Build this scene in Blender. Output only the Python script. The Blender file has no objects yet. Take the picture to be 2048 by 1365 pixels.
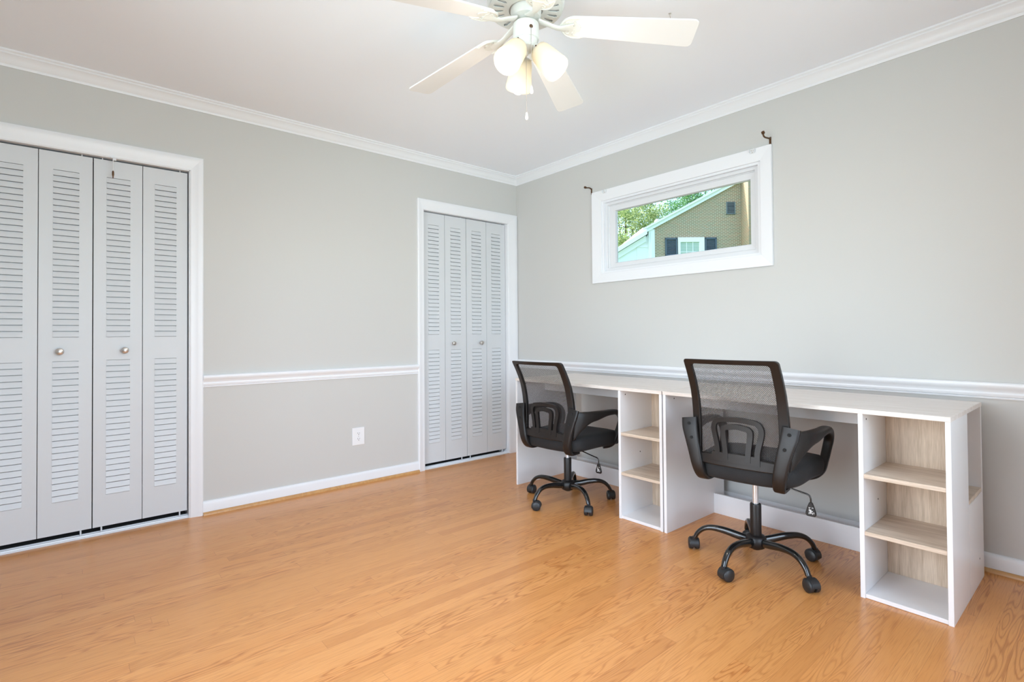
import bpy, bmesh, math, random
from mathutils import Vector, Matrix, noise
random.seed(7)
R = math.radians
PI = math.pi
scene = bpy.context.scene
col = scene.collection

# ------------------------------------------------------------------ camera
CAM = Vector((-3.0525, -3.5140, 1.0450))
cF = Vector((0.64798646, 0.76152286, 0.01401688))
cR = Vector((0.7616452, -0.647948, -0.00774516))
cU = Vector((-0.00318409, -0.01569464, 0.99987176))
cam_data = bpy.data.cameras.new('camera')
cam = bpy.data.objects.new('camera', cam_data)
col.objects.link(cam)
m = Matrix((cR, cU, -cF)).transposed().to_4x4()
m.translation = CAM
cam.matrix_world = m
cam_data.sensor_width = 36.0
cam_data.lens = 36.0 * 1044.786 / 2048.0
cam_data.shift_y = -28.945 / 2048.0
cam_data.clip_start = 0.02
cam_data.clip_end = 300
scene.camera = cam

# ------------------------------------------------------------------ light and exposure
scene.view_settings.view_transform = 'Standard'
scene.view_settings.look = 'None'
scene.view_settings.gamma = 1.0
scene.view_settings.exposure = 0.28
scene.cycles.max_bounces = 10
scene.cycles.diffuse_bounces = 6
scene.cycles.transparent_max_bounces = 24
scene.cycles.caustics_reflective = False
scene.cycles.caustics_refractive = False
scene.cycles.sample_clamp_indirect = 6.0

world = bpy.data.worlds.new('world')
scene.world = world
world.use_nodes = True
wn = world.node_tree
wn.nodes.clear()
sky = wn.nodes.new('ShaderNodeTexSky')
sky.sky_type = 'NISHITA'
sky.sun_disc = False
sky.sun_elevation = R(38)
sky.sun_rotation = R(-35)
sky.air_density = 1.0
sky.dust_density = 2.0
bg = wn.nodes.new('ShaderNodeBackground')
bg.inputs['Strength'].default_value = 0.62
wo = wn.nodes.new('ShaderNodeOutputWorld')
wn.links.new(sky.outputs[0], bg.inputs['Color'])
wn.links.new(bg.outputs[0], wo.inputs['Surface'])

def lamp(name, kind, energy, color, loc, direction=None, size=None, size_y=None, radius=None, label=None):
    d = bpy.data.lights.new(name, kind)
    d.energy = energy
    d.color = color
    if kind == 'AREA':
        d.shape = 'RECTANGLE'
        d.size = size
        d.size_y = size_y
    if radius is not None:
        d.shadow_soft_size = radius
    o = bpy.data.objects.new(name, d)
    col.objects.link(o)
    o.location = loc
    if direction is not None:
        o.rotation_euler = Vector(direction).to_track_quat('-Z', 'Y').to_euler()
    return o

sun = lamp('sun', 'SUN', 6.5, (1.0, 0.95, 0.86), (0, 0, 20), direction=(0.44, -0.64, -0.60))
sun.data.angle = R(0.6)
# added fill lamps outside the unseen windows behind and beside the camera
lamp('fill_near', 'AREA', 76, (0.77, 0.885, 1.0), (-2.20, -4.44, 1.25), (0, 1, 0), 2.8, 1.9)
lamp('fill_side', 'AREA', 66, (0.77, 0.885, 1.0), (-4.04, -2.30, 1.00), (1, 0, 0), 1.9, 1.9)

# ------------------------------------------------------------------ object helpers
def link(name, me, parent=None):
    o = bpy.data.objects.new(name, me)
    col.objects.link(o)
    if parent is not None:
        o.parent = parent
    return o

def obj(name, bm, mats, parent=None, smooth=None, bevel=None, segs=2):
    me = bpy.data.meshes.new(name)
    bmesh.ops.recalc_face_normals(bm, faces=bm.faces)
    bm.to_mesh(me)
    bm.free()
    if not isinstance(mats, (list, tuple)):
        mats = [mats]
    for mt in mats:
        me.materials.append(mt)
    if smooth is not None:
        me.polygons.foreach_set('use_smooth', [True] * len(me.polygons))
        me.set_sharp_from_angle(angle=R(smooth))
    o = link(name, me, parent)
    if bevel:
        b = o.modifiers.new('bevel', 'BEVEL')
        b.width = bevel
        b.segments = segs
        b.limit_method = 'ANGLE'
        b.angle_limit = R(40)
        b.harden_normals = False
    return o

def empty(name, loc, rz=0.0):
    o = bpy.data.objects.new(name, None)
    o.empty_display_size = 0.1
    col.objects.link(o)
    o.location = loc
    o.rotation_euler = (0, 0, rz)
    return o

def tag(o, label=None, cat=None, group=None, kind=None):
    if label: o['label'] = label
    if cat: o['category'] = cat
    if group: o['group'] = group
    if kind: o['kind'] = kind
    return o

def structure(o, label=None):
    o['kind'] = 'structure'
    if label: o['label'] = label
    return o

def B():
    return bmesh.new()

def box(bm, x0, x1, y0, y1, z0, z1, mi=0):
    v = [bm.verts.new((x, y, z)) for x in (x0, x1) for y in (y0, y1) for z in (z0, z1)]
    for f in ((0, 1, 3, 2), (4, 6, 7, 5), (0, 4, 5, 1), (2, 3, 7, 6), (0, 2, 6, 4), (1, 5, 7, 3)):
        fc = bm.faces.new([v[i] for i in f])
        fc.material_index = mi
    return v

def loft(bm, rings, closed=True, cap=True, mi=0):
    """rings: list of lists of points, same count."""
    vr = [[bm.verts.new(p) for p in r] for r in rings]
    n = len(vr[0])
    for a, b in zip(vr[:-1], vr[1:]):
        for i in range(n if closed else n - 1):
            j = (i + 1) % n
            f = bm.faces.new((a[i], a[j], b[j], b[i]))
            f.material_index = mi
    if cap and closed:
        f = bm.faces.new(vr[0]); f.material_index = mi
        f = bm.faces.new(list(reversed(vr[-1]))); f.material_index = mi
    return vr

def lathe(bm, prof, segs=32, center=(0, 0, 0), axis=None, mi=0, cap=True):
    """prof: list of (radius, height). axis: direction of height."""
    ax = Vector(axis).normalized() if axis is not None else Vector((0, 0, 1))
    q = ax.to_track_quat('Z', 'Y').to_matrix()
    c = Vector(center)
    rings = []
    for r, h in prof:
        r = max(r, 1e-5)
        rings.append([c + q @ Vector((r * math.cos(2 * PI * i / segs), r * math.sin(2 * PI * i / segs), h)) for i in range(segs)])
    return loft(bm, rings, True, cap, mi)

def smooth_path(pts, n=6):
    """Catmull-Rom through tuples (any length), keeps extra values."""
    out = []
    P = [Vector(p) if len(p) <= 4 else p for p in pts]
    dim = len(pts[0])
    for i in range(len(pts) - 1):
        p0 = pts[max(i - 1, 0)]; p1 = pts[i]; p2 = pts[i + 1]; p3 = pts[min(i + 2, len(pts) - 1)]
        for k in range(n):
            t = k / n
            out.append(tuple(0.5 * ((2 * p1[d]) + (-p0[d] + p2[d]) * t + (2 * p0[d] - 5 * p1[d] + 4 * p2[d] - p3[d]) * t * t + (-p0[d] + 3 * p1[d] - 3 * p2[d] + p3[d]) * t ** 3) for d in range(dim)))
    out.append(tuple(pts[-1]))
    return out

def sweep(bm, path, side=None, segs=12, power=2.0, mi=0, cap=True, closed=False):
    """path: (x,y,z,w,h): section half-width w along `side`, half-height h across it."""
    n = len(path)
    rings = []
    pos = [Vector(p[:3]) for p in path]
    prev = None
    for i in range(n):
        if closed:
            t = pos[(i + 1) % n] - pos[(i - 1) % n]
        else:
            t = pos[min(i + 1, n - 1)] - pos[max(i - 1, 0)]
        t.normalize()
        if side is not None:
            s = Vector(side(i / (n - 1)) if callable(side) else side)
        else:
            s = prev if prev is not None else (Vector((0, 0, 1)) if abs(t.z) < 0.9 else Vector((1, 0, 0)))
        s = (s - t * s.dot(t)).normalized()
        prev = s
        u = t.cross(s)
        w, h = path[i][3], path[i][4]
        ring = []
        for k in range(segs):
            a = 2 * PI * k / segs
            ca, sa = math.cos(a), math.sin(a)
            cx = math.copysign(abs(ca) ** (2 / power), ca) * w
            cy = math.copysign(abs(sa) ** (2 / power), sa) * h
            ring.append(pos[i] + s * cx + u * cy)
        rings.append(ring)
    if closed:
        rings.append(rings[0])
        vr = [[bm.verts.new(p) for p in r] for r in rings[:-1]]
        m_ = len(vr)
        for i in range(m_):
            a, b = vr[i], vr[(i + 1) % m_]
            for k in range(segs):
                j = (k + 1) % segs
                f = bm.faces.new((a[k], a[j], b[j], b[k])); f.material_index = mi
        return vr
    return loft(bm, rings, True, cap, mi)

def prism(bm, pts, d, mi=0):
    """pts: planar 3D polygon, d: extrusion vector."""
    d = Vector(d)
    a = [bm.verts.new(p) for p in pts]
    b = [bm.verts.new(Vector(p) + d) for p in pts]
    n = len(a)
    f = bm.faces.new(a); f.material_index = mi
    f = bm.faces.new(list(reversed(b))); f.material_index = mi
    for i in range(n):
        j = (i + 1) % n
        f = bm.faces.new((a[i], b[i], b[j], a[j])); f.material_index = mi

def children(o):
    return [c for c in col.objects if c.parent is o]

# ------------------------------------------------------------------ materials
def newmat(name):
    mt = bpy.data.materials.new(name)
    mt.use_nodes = True
    return mt, mt.node_tree, mt.node_tree.nodes['Principled BSDF']

def N(nt, kind, **kw):
    n = nt.nodes.new(kind)
    for k, v in kw.items():
        if k in n.inputs.keys() if isinstance(k, str) else False:
            n.inputs[k].default_value = v
        else:
            setattr(n, k, v)
    return n

def math_node(nt, op, a, b=None, c=None):
    n = nt.nodes.new('ShaderNodeMath')
    n.operation = op
    for i, v in enumerate((a, b, c)):
        if v is None: continue
        if isinstance(v, (int, float)):
            n.inputs[i].default_value = v
        else:
            nt.links.new(v, n.inputs[i])
    return n.outputs[0]

def plain(name, color, rough=0.5, metal=0.0, spec=0.5, bump=0.0, bump_scale=300, vary=0.0, coat=0.0):
    mt, nt, bs = newmat(name)
    bs.inputs['Base Color'].default_value = (*color, 1)
    bs.inputs['Roughness'].default_value = rough
    bs.inputs['Metallic'].default_value = metal
    bs.inputs['Specular IOR Level'].default_value = spec
    bs.inputs['Coat Weight'].default_value = coat
    tc = nt.nodes.new('ShaderNodeTexCoord')
    if vary > 0:
        nz = nt.nodes.new('ShaderNodeTexNoise'); nz.inputs['Scale'].default_value = 3.0
        nt.links.new(tc.outputs['Object'], nz.inputs['Vector'])
        mx = nt.nodes.new('ShaderNodeMixRGB')
        mx.inputs[1].default_value = (*[c * (1 - vary) for c in color], 1)
        mx.inputs[2].default_value = (*[min(1, c * (1 + vary)) for c in color], 1)
        nt.links.new(nz.outputs['Fac'], mx.inputs[0])
        nt.links.new(mx.outputs[0], bs.inputs['Base Color'])
    if bump > 0:
        nz2 = nt.nodes.new('ShaderNodeTexNoise'); nz2.inputs['Scale'].default_value = bump_scale
        nt.links.new(tc.outputs['Object'], nz2.inputs['Vector'])
        bp = nt.nodes.new('ShaderNodeBump'); bp.inputs['Strength'].default_value = bump
        bp.inputs['Distance'].default_value = 0.001
        nt.links.new(nz2.outputs['Fac'], bp.inputs['Height'])
        nt.links.new(bp.outputs[0], bs.inputs['Normal'])
    return mt

M = {}
M['wall'] = plain('wall_paint', (0.595, 0.592, 0.575), 0.75, bump=0.15, bump_scale=220)
M['ceiling'] = plain('ceiling_cool_tint', (0.90, 0.93, 0.985), 0.85, bump=0.15, bump_scale=220)  # blue tint put into the colour to offset warm floor bounce
M['trim'] = plain('white_trim_paint', (0.83, 0.845, 0.875), 0.35)
M['door'] = plain('white_door_paint', (0.645, 0.67, 0.695), 0.42)
M['vinyl'] = plain('white_vinyl', (0.75, 0.765, 0.79), 0.35)
M['laminate'] = plain('white_laminate', (0.80, 0.80, 0.815), 0.32)
M['nickel'] = plain('brushed_nickel', (0.62, 0.58, 0.54), 0.28, metal=1.0)
M['chrome'] = plain('chrome', (0.72, 0.74, 0.76), 0.25, metal=0.7)
M['bronze'] = plain('bronze', (0.12, 0.06, 0.03), 0.35, metal=0.8, bump=0.2, bump_scale=500)
M['plastic'] = plain('black_plastic', (0.012, 0.010, 0.0095), 0.36, spec=0.4, bump=0.25, bump_scale=1500)
M['gloss_black'] = plain('gloss_black_paint', (0.008, 0.008, 0.008), 0.16, coat=0.4)
M['caster'] = plain('caster_plastic', (0.018, 0.018, 0.019), 0.42)
M['fan_white'] = plain('fan_white_enamel', (0.74, 0.74, 0.70), 0.4)
M['blade'] = plain('fan_blade_white', (0.80, 0.80, 0.79), 0.45)
M['dark'] = plain('dark_gap', (0.01, 0.01, 0.01), 0.9)
M['hole'] = plain('hole_dark', (0.03, 0.025, 0.02), 0.8)
M['plate'] = plain('outlet_white', (0.85, 0.86, 0.88), 0.3)
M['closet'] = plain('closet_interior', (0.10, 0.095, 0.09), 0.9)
M['symbol'] = plain('white_print', (0.75, 0.75, 0.75), 0.5)
M['clear'] = plain('clear_plastic', (0.78, 0.80, 0.82), 0.15)
M['white_out'] = plain('exterior_white', (0.85, 0.87, 0.88), 0.5)
M['shutter'] = plain('shutter_paint', (0.05, 0.085, 0.12), 0.5)
M['metal_out'] = plain('galvanised_metal', (0.45, 0.46, 0.48), 0.45, metal=0.6)
M['vent'] = plain('vent_paint', (0.16, 0.21, 0.23), 0.5)
M['lawn'] = plain('lawn', (0.10, 0.20, 0.05), 0.9, vary=0.4)
M['roof'] = plain('roof_shingle', (0.16, 0.15, 0.15), 0.9, vary=0.3, bump=0.5, bump_scale=20)
M['bark'] = plain('bark', (0.10, 0.075, 0.055), 0.9, vary=0.3)

# seat fabric: fine weave
mt, nt, bs = newmat('black_mesh_fabric')
bs.inputs['Base Color'].default_value = (0.010, 0.010, 0.011, 1)
bs.inputs['Roughness'].default_value = 0.75
bs.inputs['Sheen Weight'].default_value = 0.03
tc = nt.nodes.new('ShaderNodeTexCoord')
vo = nt.nodes.new('ShaderNodeTexVoronoi'); vo.inputs['Scale'].default_value = 380
nt.links.new(tc.outputs['Object'], vo.inputs['Vector'])
bp = nt.nodes.new('ShaderNodeBump'); bp.inputs['Strength'].default_value = 0.5; bp.inputs['Distance'].default_value = 0.001
nt.links.new(vo.outputs['Distance'], bp.inputs['Height'])
nt.links.new(bp.outputs[0], bs.inputs['Normal'])
M['seat'] = mt

# open netting of the chair backs
mt, nt, bs = newmat('back_netting')
bs.inputs['Base Color'].default_value = (0.040, 0.034, 0.033, 1)
bs.inputs['Roughness'].default_value = 0.6
tc = nt.nodes.new('ShaderNodeTexCoord')
sp = nt.nodes.new('ShaderNodeSeparateXYZ')
nt.links.new(tc.outputs['Object'], sp.inputs[0])
per = 0.0048
k = 2 * PI / per
a = math_node(nt, 'SINE', math_node(nt, 'MULTIPLY', math_node(nt, 'ADD', sp.outputs['Y'], sp.outputs['Z']), k * 0.7071))
b = math_node(nt, 'SINE', math_node(nt, 'MULTIPLY', math_node(nt, 'SUBTRACT', sp.outputs['Y'], sp.outputs['Z']), k * 0.7071))
hole = math_node(nt, 'GREATER_THAN', math_node(nt, 'ADD', a, b), 0.16)
tr = nt.nodes.new('ShaderNodeBsdfTransparent')
mx = nt.nodes.new('ShaderNodeMixShader')
nt.links.new(hole, mx.inputs[0])
nt.links.new(bs.outputs[0], mx.inputs[1])
nt.links.new(tr.outputs[0], mx.inputs[2])
nt.links.new(mx.outputs[0], nt.nodes['Material Output'].inputs['Surface'])
M['net'] = mt

# window glass
mt, nt, bs = newmat('window_glass')
tr = nt.nodes.new('ShaderNodeBsdfTransparent'); tr.inputs[0].default_value = (0.94, 0.98, 0.97, 1)
gl = nt.nodes.new('ShaderNodeBsdfGlossy'); gl.inputs['Roughness'].default_value = 0.02
fr = nt.nodes.new('ShaderNodeFresnel'); fr.inputs['IOR'].default_value = 1.35
mx = nt.nodes.new('ShaderNodeMixShader')
nt.links.new(fr.outputs[0], mx.inputs[0])
nt.links.new(tr.outputs[0], mx.inputs[1])
nt.links.new(gl.outputs[0], mx.inputs[2])
nt.links.new(mx.outputs[0], nt.nodes['Material Output'].inputs['Surface'])
M['glass'] = mt
M['glass_plain'] = mt.copy()
for n_ in M['glass_plain'].node_tree.nodes:
    if n_.type == 'BSDF_TRANSPARENT': n_.inputs[0].default_value = (0.99, 0.99, 0.99, 1)

# frosted lamp glass, lit by its bulb
mt, nt, bs = newmat('frosted_shade_glass')
bs.inputs['Base Color'].default_value = (0.78, 0.75, 0.68, 1)
bs.inputs['Roughness'].default_value = 0.4
tl = nt.nodes.new('ShaderNodeBsdfTranslucent'); tl.inputs[0].default_value = (0.80, 0.76, 0.66, 1)
mx = nt.nodes.new('ShaderNodeMixShader'); mx.inputs[0].default_value = 0.5
nt.links.new(bs.outputs[0], mx.inputs[1]); nt.links.new(tl.outputs[0], mx.inputs[2])
nt.links.new(mx.outputs[0], nt.nodes['Material Output'].inputs['Surface'])
M['shade'] = mt

mt, nt, bs = newmat('lit_bulb')
bs.inputs['Emission Color'].default_value = (1.0, 0.93, 0.82, 1)
bs.inputs['Emission Strength'].default_value = 3.4
M['bulb'] = mt

# oak strip floor, boards running along x
def floor_material():
    mt, nt, bs = newmat('oak_strip_floor')
    L = nt.links
    tc = nt.nodes.new('ShaderNodeTexCoord')
    sp = nt.nodes.new('ShaderNodeSeparateXYZ')
    L.new(tc.outputs['Object'], sp.inputs[0])
    X, Y = sp.outputs['X'], sp.outputs['Y']
    W = 0.0572; LEN = 1.25
    yr = math_node(nt, 'DIVIDE', Y, W)
    row = math_node(nt, 'FLOOR', yr)
    wn1 = nt.nodes.new('ShaderNodeTexWhiteNoise'); wn1.noise_dimensions = '1D'
    L.new(row, wn1.inputs['W'])
    off = math_node(nt, 'MULTIPLY', wn1.outputs['Value'], 7.31)
    xr = math_node(nt, 'ADD', math_node(nt, 'DIVIDE', X, LEN), off)
    colm = math_node(nt, 'FLOOR', xr)
    cb = nt.nodes.new('ShaderNodeCombineXYZ')
    L.new(row, cb.inputs[0]); L.new(colm, cb.inputs[1])
    wn2 = nt.nodes.new('ShaderNodeTexWhiteNoise'); wn2.noise_dimensions = '2D'
    L.new(cb.outputs[0], wn2.inputs['Vector'])
    rid = wn2.outputs['Value']
    spc = nt.nodes.new('ShaderNodeSeparateXYZ'); L.new(wn2.outputs['Color'], spc.inputs[0])
    r2, r3 = spc.outputs[1], spc.outputs[2]
    # grain coordinates: stretched along the board, own origin per board
    gx = math_node(nt, 'ADD', math_node(nt, 'MULTIPLY', X, 1.0), math_node(nt, 'MULTIPLY', rid, 37.0))
    gy = math_node(nt, 'ADD', Y, math_node(nt, 'MULTIPLY', r2, 11.0))
    gv = nt.nodes.new('ShaderNodeCombineXYZ')
    L.new(math_node(nt, 'MULTIPLY', gx, 3.6), gv.inputs[0])
    L.new(math_node(nt, 'MULTIPLY', gy, 38.0), gv.inputs[1])
    L.new(math_node(nt, 'MULTIPLY', r3, 9.0), gv.inputs[2])
    # large slow field whose contour lines make the cathedral figure
    n1 = nt.nodes.new('ShaderNodeTexNoise'); n1.inputs['Scale'].default_value = 0.55; n1.inputs['Detail'].default_value = 1.5
    n1.inputs['Roughness'].default_value = 0.4
    L.new(gv.outputs[0], n1.inputs['Vector'])
    ring = math_node(nt, 'SINE', math_node(nt, 'MULTIPLY', n1.outputs['Fac'], 95.0))
    ring = math_node(nt, 'POWER', math_node(nt, 'MULTIPLY_ADD', ring, 0.5, 0.5), 3.5)
    # patchy strength of the figure
    n3 = nt.nodes.new('ShaderNodeTexNoise'); n3.inputs['Scale'].default_value = 0.5
    L.new(gv.outputs[0], n3.inputs['Vector'])
    amt = math_node(nt, 'MULTIPLY', math_node(nt, 'POWER', r3, 1.1), 0.80)
    ringm = math_node(nt, 'MULTIPLY', ring, amt)
    # fine pores
    fv = nt.nodes.new('ShaderNodeCombineXYZ')
    L.new(math_node(nt, 'MULTIPLY', gx, 9.0), fv.inputs[0])
    L.new(math_node(nt, 'MULTIPLY', gy, 330.0), fv.inputs[1])
    n2 = nt.nodes.new('ShaderNodeTexNoise'); n2.inputs['Scale'].default_value = 1.0; n2.inputs['Detail'].default_value = 3
    L.new(fv.outputs[0], n2.inputs['Vector'])
    pore = nt.nodes.new('ShaderNodeMapRange'); pore.inputs[1].default_value = 0.50; pore.inputs[2].default_value = 0.72
    L.new(n2.outputs['Fac'], pore.inputs[0])
    # base tone per board
    cr = nt.nodes.new('ShaderNodeValToRGB')
    e = cr.color_ramp.elements
    e[0].position = 0.0; e[0].color = (0.56, 0.222, 0.066, 1)
    e[1].position = 1.0; e[1].color = (0.73, 0.350, 0.120, 1)
    for pos, c in ((0.25, (0.66, 0.292, 0.090, 1)), (0.55, (0.71, 0.320, 0.104, 1)), (0.8, (0.67, 0.286, 0.086, 1))):
        q = e.new(pos); q.color = c
    mixid = math_node(nt, 'ADD', math_node(nt, 'MULTIPLY', rid, 0.75), math_node(nt, 'MULTIPLY', n3.outputs['Fac'], 0.25))
    L.new(mixid, cr.inputs[0])
    dk = nt.nodes.new('ShaderNodeMixRGB'); dk.blend_type = 'MULTIPLY'
    dk.inputs[2].default_value = (0.62, 0.47, 0.36, 1)
    L.new(cr.outputs[0], dk.inputs[1]); L.new(ringm, dk.inputs[0])
    dk2 = nt.nodes.new('ShaderNodeMixRGB'); dk2.blend_type = 'MULTIPLY'
    dk2.inputs[2].default_value = (0.72, 0.62, 0.52, 1)
    L.new(dk.outputs[0], dk2.inputs[1]); L.new(math_node(nt, 'MULTIPLY', pore.outputs[0], 0.60), dk2.inputs[0])
    # seams between boards
    fy = math_node(nt, 'FRACT', yr)
    dy = math_node(nt, 'MINIMUM', fy, math_node(nt, 'SUBTRACT', 1.0, fy))
    sy = math_node(nt, 'LESS_THAN', dy, 0.010)
    fx = math_node(nt, 'FRACT', xr)
    dx = math_node(nt, 'MINIMUM', fx, math_node(nt, 'SUBTRACT', 1.0, fx))
    sx = math_node(nt, 'LESS_THAN', dx, 0.0006)
    seam = math_node(nt, 'MULTIPLY', math_node(nt, 'MAXIMUM', sy, sx), 0.42)
    dk3 = nt.nodes.new('ShaderNodeMixRGB'); dk3.blend_type = 'MULTIPLY'
    dk3.inputs[2].default_value = (0.45, 0.32, 0.24, 1)
    L.new(dk2.outputs[0], dk3.inputs[1]); L.new(seam, dk3.inputs[0])
    L.new(dk3.outputs[0], bs.inputs['Base Color'])
    bs.inputs['Roughness'].default_value = 0.30
    bs.inputs['Coat Weight'].default_value = 0.12
    bs.inputs['Coat Roughness'].default_value = 0.18
    bp = nt.nodes.new('ShaderNodeBump'); bp.inputs['Strength'].default_value = 0.12; bp.inputs['Distance'].default_value = 0.001
    L.new(math_node(nt, 'SUBTRACT', 1.0, math_node(nt, 'ADD', seam, math_node(nt, 'MULTIPLY', pore.outputs[0], 0.2))), bp.inputs['Height'])
    L.new(bp.outputs[0], bs.inputs['Normal'])
    return mt
M['floor'] = floor_material()

def grain_material(name, axis, light, dark, rough=0.42, scale=1.0, figure=0.6):
    """Wood grain running along object axis 0/1/2."""
    mt, nt, bs = newmat(name)
    tc = nt.nodes.new('ShaderNodeTexCoord')
    mp = nt.nodes.new('ShaderNodeMapping')
    s = [55.0, 55.0, 55.0]; s[axis] = 3.0
    mp.inputs['Scale'].default_value = [v * scale for v in s]
    nt.links.new(tc.outputs['Object'], mp.inputs[0])
    n1 = nt.nodes.new('ShaderNodeTexNoise'); n1.inputs['Scale'].default_value = 0.22; n1.inputs['Detail'].default_value = 2
    n2 = nt.nodes.new('ShaderNodeTexNoise'); n2.inputs['Scale'].default_value = 5.0; n2.inputs['Detail'].default_value = 4
    nt.links.new(mp.outputs[0], n1.inputs['Vector']); nt.links.new(mp.outputs[0], n2.inputs['Vector'])
    ring = math_node(nt, 'MULTIPLY_ADD', math_node(nt, 'SINE', math_node(nt, 'MULTIPLY', n1.outputs['Fac'], 40.0)), 0.5, 0.5)
    f = math_node(nt, 'ADD', math_node(nt, 'MULTIPLY', ring, 0.35 * figure), math_node(nt, 'MULTIPLY', n2.outputs['Fac'], 0.75))
    cr = nt.nodes.new('ShaderNodeValToRGB')
    cr.color_ramp.elements[0].position = 0.30; cr.color_ramp.elements[0].color = (*light, 1)
    cr.color_ramp.elements[1].position = 0.80; cr.color_ramp.elements[1].color = (*dark, 1)
    nt.links.new(f, cr.inputs[0])
    nt.links.new(cr.outputs[0], bs.inputs['Base Color'])
    bs.inputs['Roughness'].default_value = rough
    return mt
OAK_L, OAK_D = (0.74, 0.63, 0.52), (0.50, 0.39, 0.29)
M['oak_y'] = grain_material('pale_oak_lengthwise', 1, OAK_L, OAK_D)
M['oak_z_shaded'] = grain_material('shaded_oak_upright', 2, (0.70, 0.56, 0.43), (0.44, 0.32, 0.22))  # same oak, darker tone puts the recess shade into the colour
M['desktop'] = grain_material('bleached_oak_top', 1, (0.83, 0.77, 0.73), (0.66, 0.58, 0.52), rough=0.36, figure=0.5)
M['shoe'] = grain_material('oak_moulding', 1, (0.62, 0.34, 0.13), (0.48, 0.24, 0.085), rough=0.3)

# brick of the neighbour's house: drawn in the house's own x (along) and z (up)
def brick_material(name, c1, c2, mortar, along='X'):
    mt, nt, bs = newmat(name)
    tc = nt.nodes.new('ShaderNodeTexCoord')
    sp = nt.nodes.new('ShaderNodeSeparateXYZ'); nt.links.new(tc.outputs['Object'], sp.inputs[0])
    cb = nt.nodes.new('ShaderNodeCombineXYZ')
    nt.links.new(sp.outputs[along], cb.inputs[0]); nt.links.new(sp.outputs['Z'], cb.inputs[1])
    br = nt.nodes.new('ShaderNodeTexBrick')
    br.inputs['Scale'].default_value = 1.0
    br.inputs['Brick Width'].default_value = 0.19
    br.inputs['Row Height'].default_value = 0.063
    br.inputs['Mortar Size'].default_value = 0.008
    br.inputs['Color1'].default_value = (*c1, 1); br.inputs['Color2'].default_value = (*c2, 1)
    br.inputs['Mortar'].default_value = (*mortar, 1)
    br.inputs['Bias'].default_value = 0.0
    nt.links.new(cb.outputs[0], br.inputs['Vector'])
    nt.links.new(br.outputs['Color'], bs.inputs['Base Color'])
    bs.inputs['Roughness'].default_value = 0.9
    return mt
M['brick'] = brick_material('brick_wall', (0.24, 0.20, 0.13), (0.33, 0.20, 0.12), (0.62, 0.58, 0.44))
M['brick_side'] = brick_material('brick_wall_side', (0.24, 0.20, 0.13), (0.33, 0.20, 0.12), (0.46, 0.42, 0.30), along='Y')

# leaves
def leaf_material(name, c1, c2):
    mt, nt, bs = newmat(name)
    gi = nt.nodes.new('ShaderNodeNewGeometry')
    cr = nt.nodes.new('ShaderNodeValToRGB')
    cr.color_ramp.elements[0].color = (*c1, 1); cr.color_ramp.elements[1].color = (*c2, 1)
    nt.links.new(gi.outputs['Random Per Island'], cr.inputs[0])
    nt.links.new(cr.outputs[0], bs.inputs['Base Color'])
    bs.inputs['Roughness'].default_value = 0.5
    tl = nt.nodes.new('ShaderNodeBsdfTranslucent')
    nt.links.new(cr.outputs[0], tl.inputs[0])
    mx = nt.nodes.new('ShaderNodeMixShader'); mx.inputs[0].default_value = 0.3
    nt.links.new(bs.outputs[0], mx.inputs[1]); nt.links.new(tl.outputs[0], mx.inputs[2])
    nt.links.new(mx.outputs[0], nt.nodes['Material Output'].inputs['Surface'])
    return mt
M['leaf'] = leaf_material('sunlit_leaf_tones', (0.06, 0.20, 0.04), (0.85, 0.88, 0.45))  # pale yellow end of the leaf tones stands in for sunlight
M['leaf2'] = leaf_material('dark_leaves', (0.03, 0.15, 0.06), (0.30, 0.56, 0.22))

# ------------------------------------------------------------------ room shell
XL, YN, H = -3.90, -4.30, 2.44          # side wall, near wall, ceiling height
T = 0.14
D1 = (-3.387, -2.513, 2.010)            # big closet opening: x0, x1, top
D2 = (-0.958, -0.105, 2.017)            # small closet opening
WY0, WY1, WZ0, WZ1 = -2.165, -0.975, 1.488, 2.038   # high window opening in the right wall

bm = B(); box(bm, XL, 0, YN, 0.0, -0.10, 0.0)
structure(obj('floor', bm, M['floor']))
bm = B(); box(bm, XL - T, T, YN - T, 0.80, H, H + 0.12)
structure(obj('ceiling', bm, M['ceiling']))
# far wall with the two closets
bm = B()
for x0, x1 in ((XL - T, D1[0]), (D1[1], D2[0]), (D2[1], T)):
    box(bm, x0, x1, 0, T, -0.1, H)
box(bm, D1[0], D1[1], 0, T, D1[2], H)
box(bm, D2[0], D2[1], 0, T, D2[2], H)
structure(obj('wall_back', bm, M['wall']))
# right wall with the high window
bm = B()
box(bm, 0, T, YN - T, WY0, -0.1, H)
box(bm, 0, T, WY1, 0, -0.1, H)
box(bm, 0, T, WY0, WY1, -0.1, WZ0)
box(bm, 0, T, WY0, WY1, WZ1, H)
structure(obj('wall_right', bm, M['wall']))
# side wall behind the camera's left, with an added window opening shaped for fill light
SW = (-3.25, -1.35, 0.10, 2.10)
bm = B()
box(bm, XL - T, XL, YN - T, SW[0], -0.1, H); box(bm, XL - T, XL, SW[1], 0, -0.1, H)
box(bm, XL - T, XL, SW[0], SW[1], -0.1, SW[2]); box(bm, XL - T, XL, SW[0], SW[1], SW[3], H)
structure(obj('wall_left', bm, M['wall']))
NW = (-3.75, -0.95, 0.20, 2.20)  # added opening in the near wall, extended low for fill light
bm = B()
box(bm, XL, NW[0], YN - T, YN, -0.1, H); box(bm, NW[1], 0, YN - T, YN, -0.1, H)
box(bm, NW[0], NW[1], YN - T, YN, -0.1, NW[2]); box(bm, NW[0], NW[1], YN - T, YN, NW[3], H)
structure(obj('wall_front', bm, M['wall']))

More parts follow.
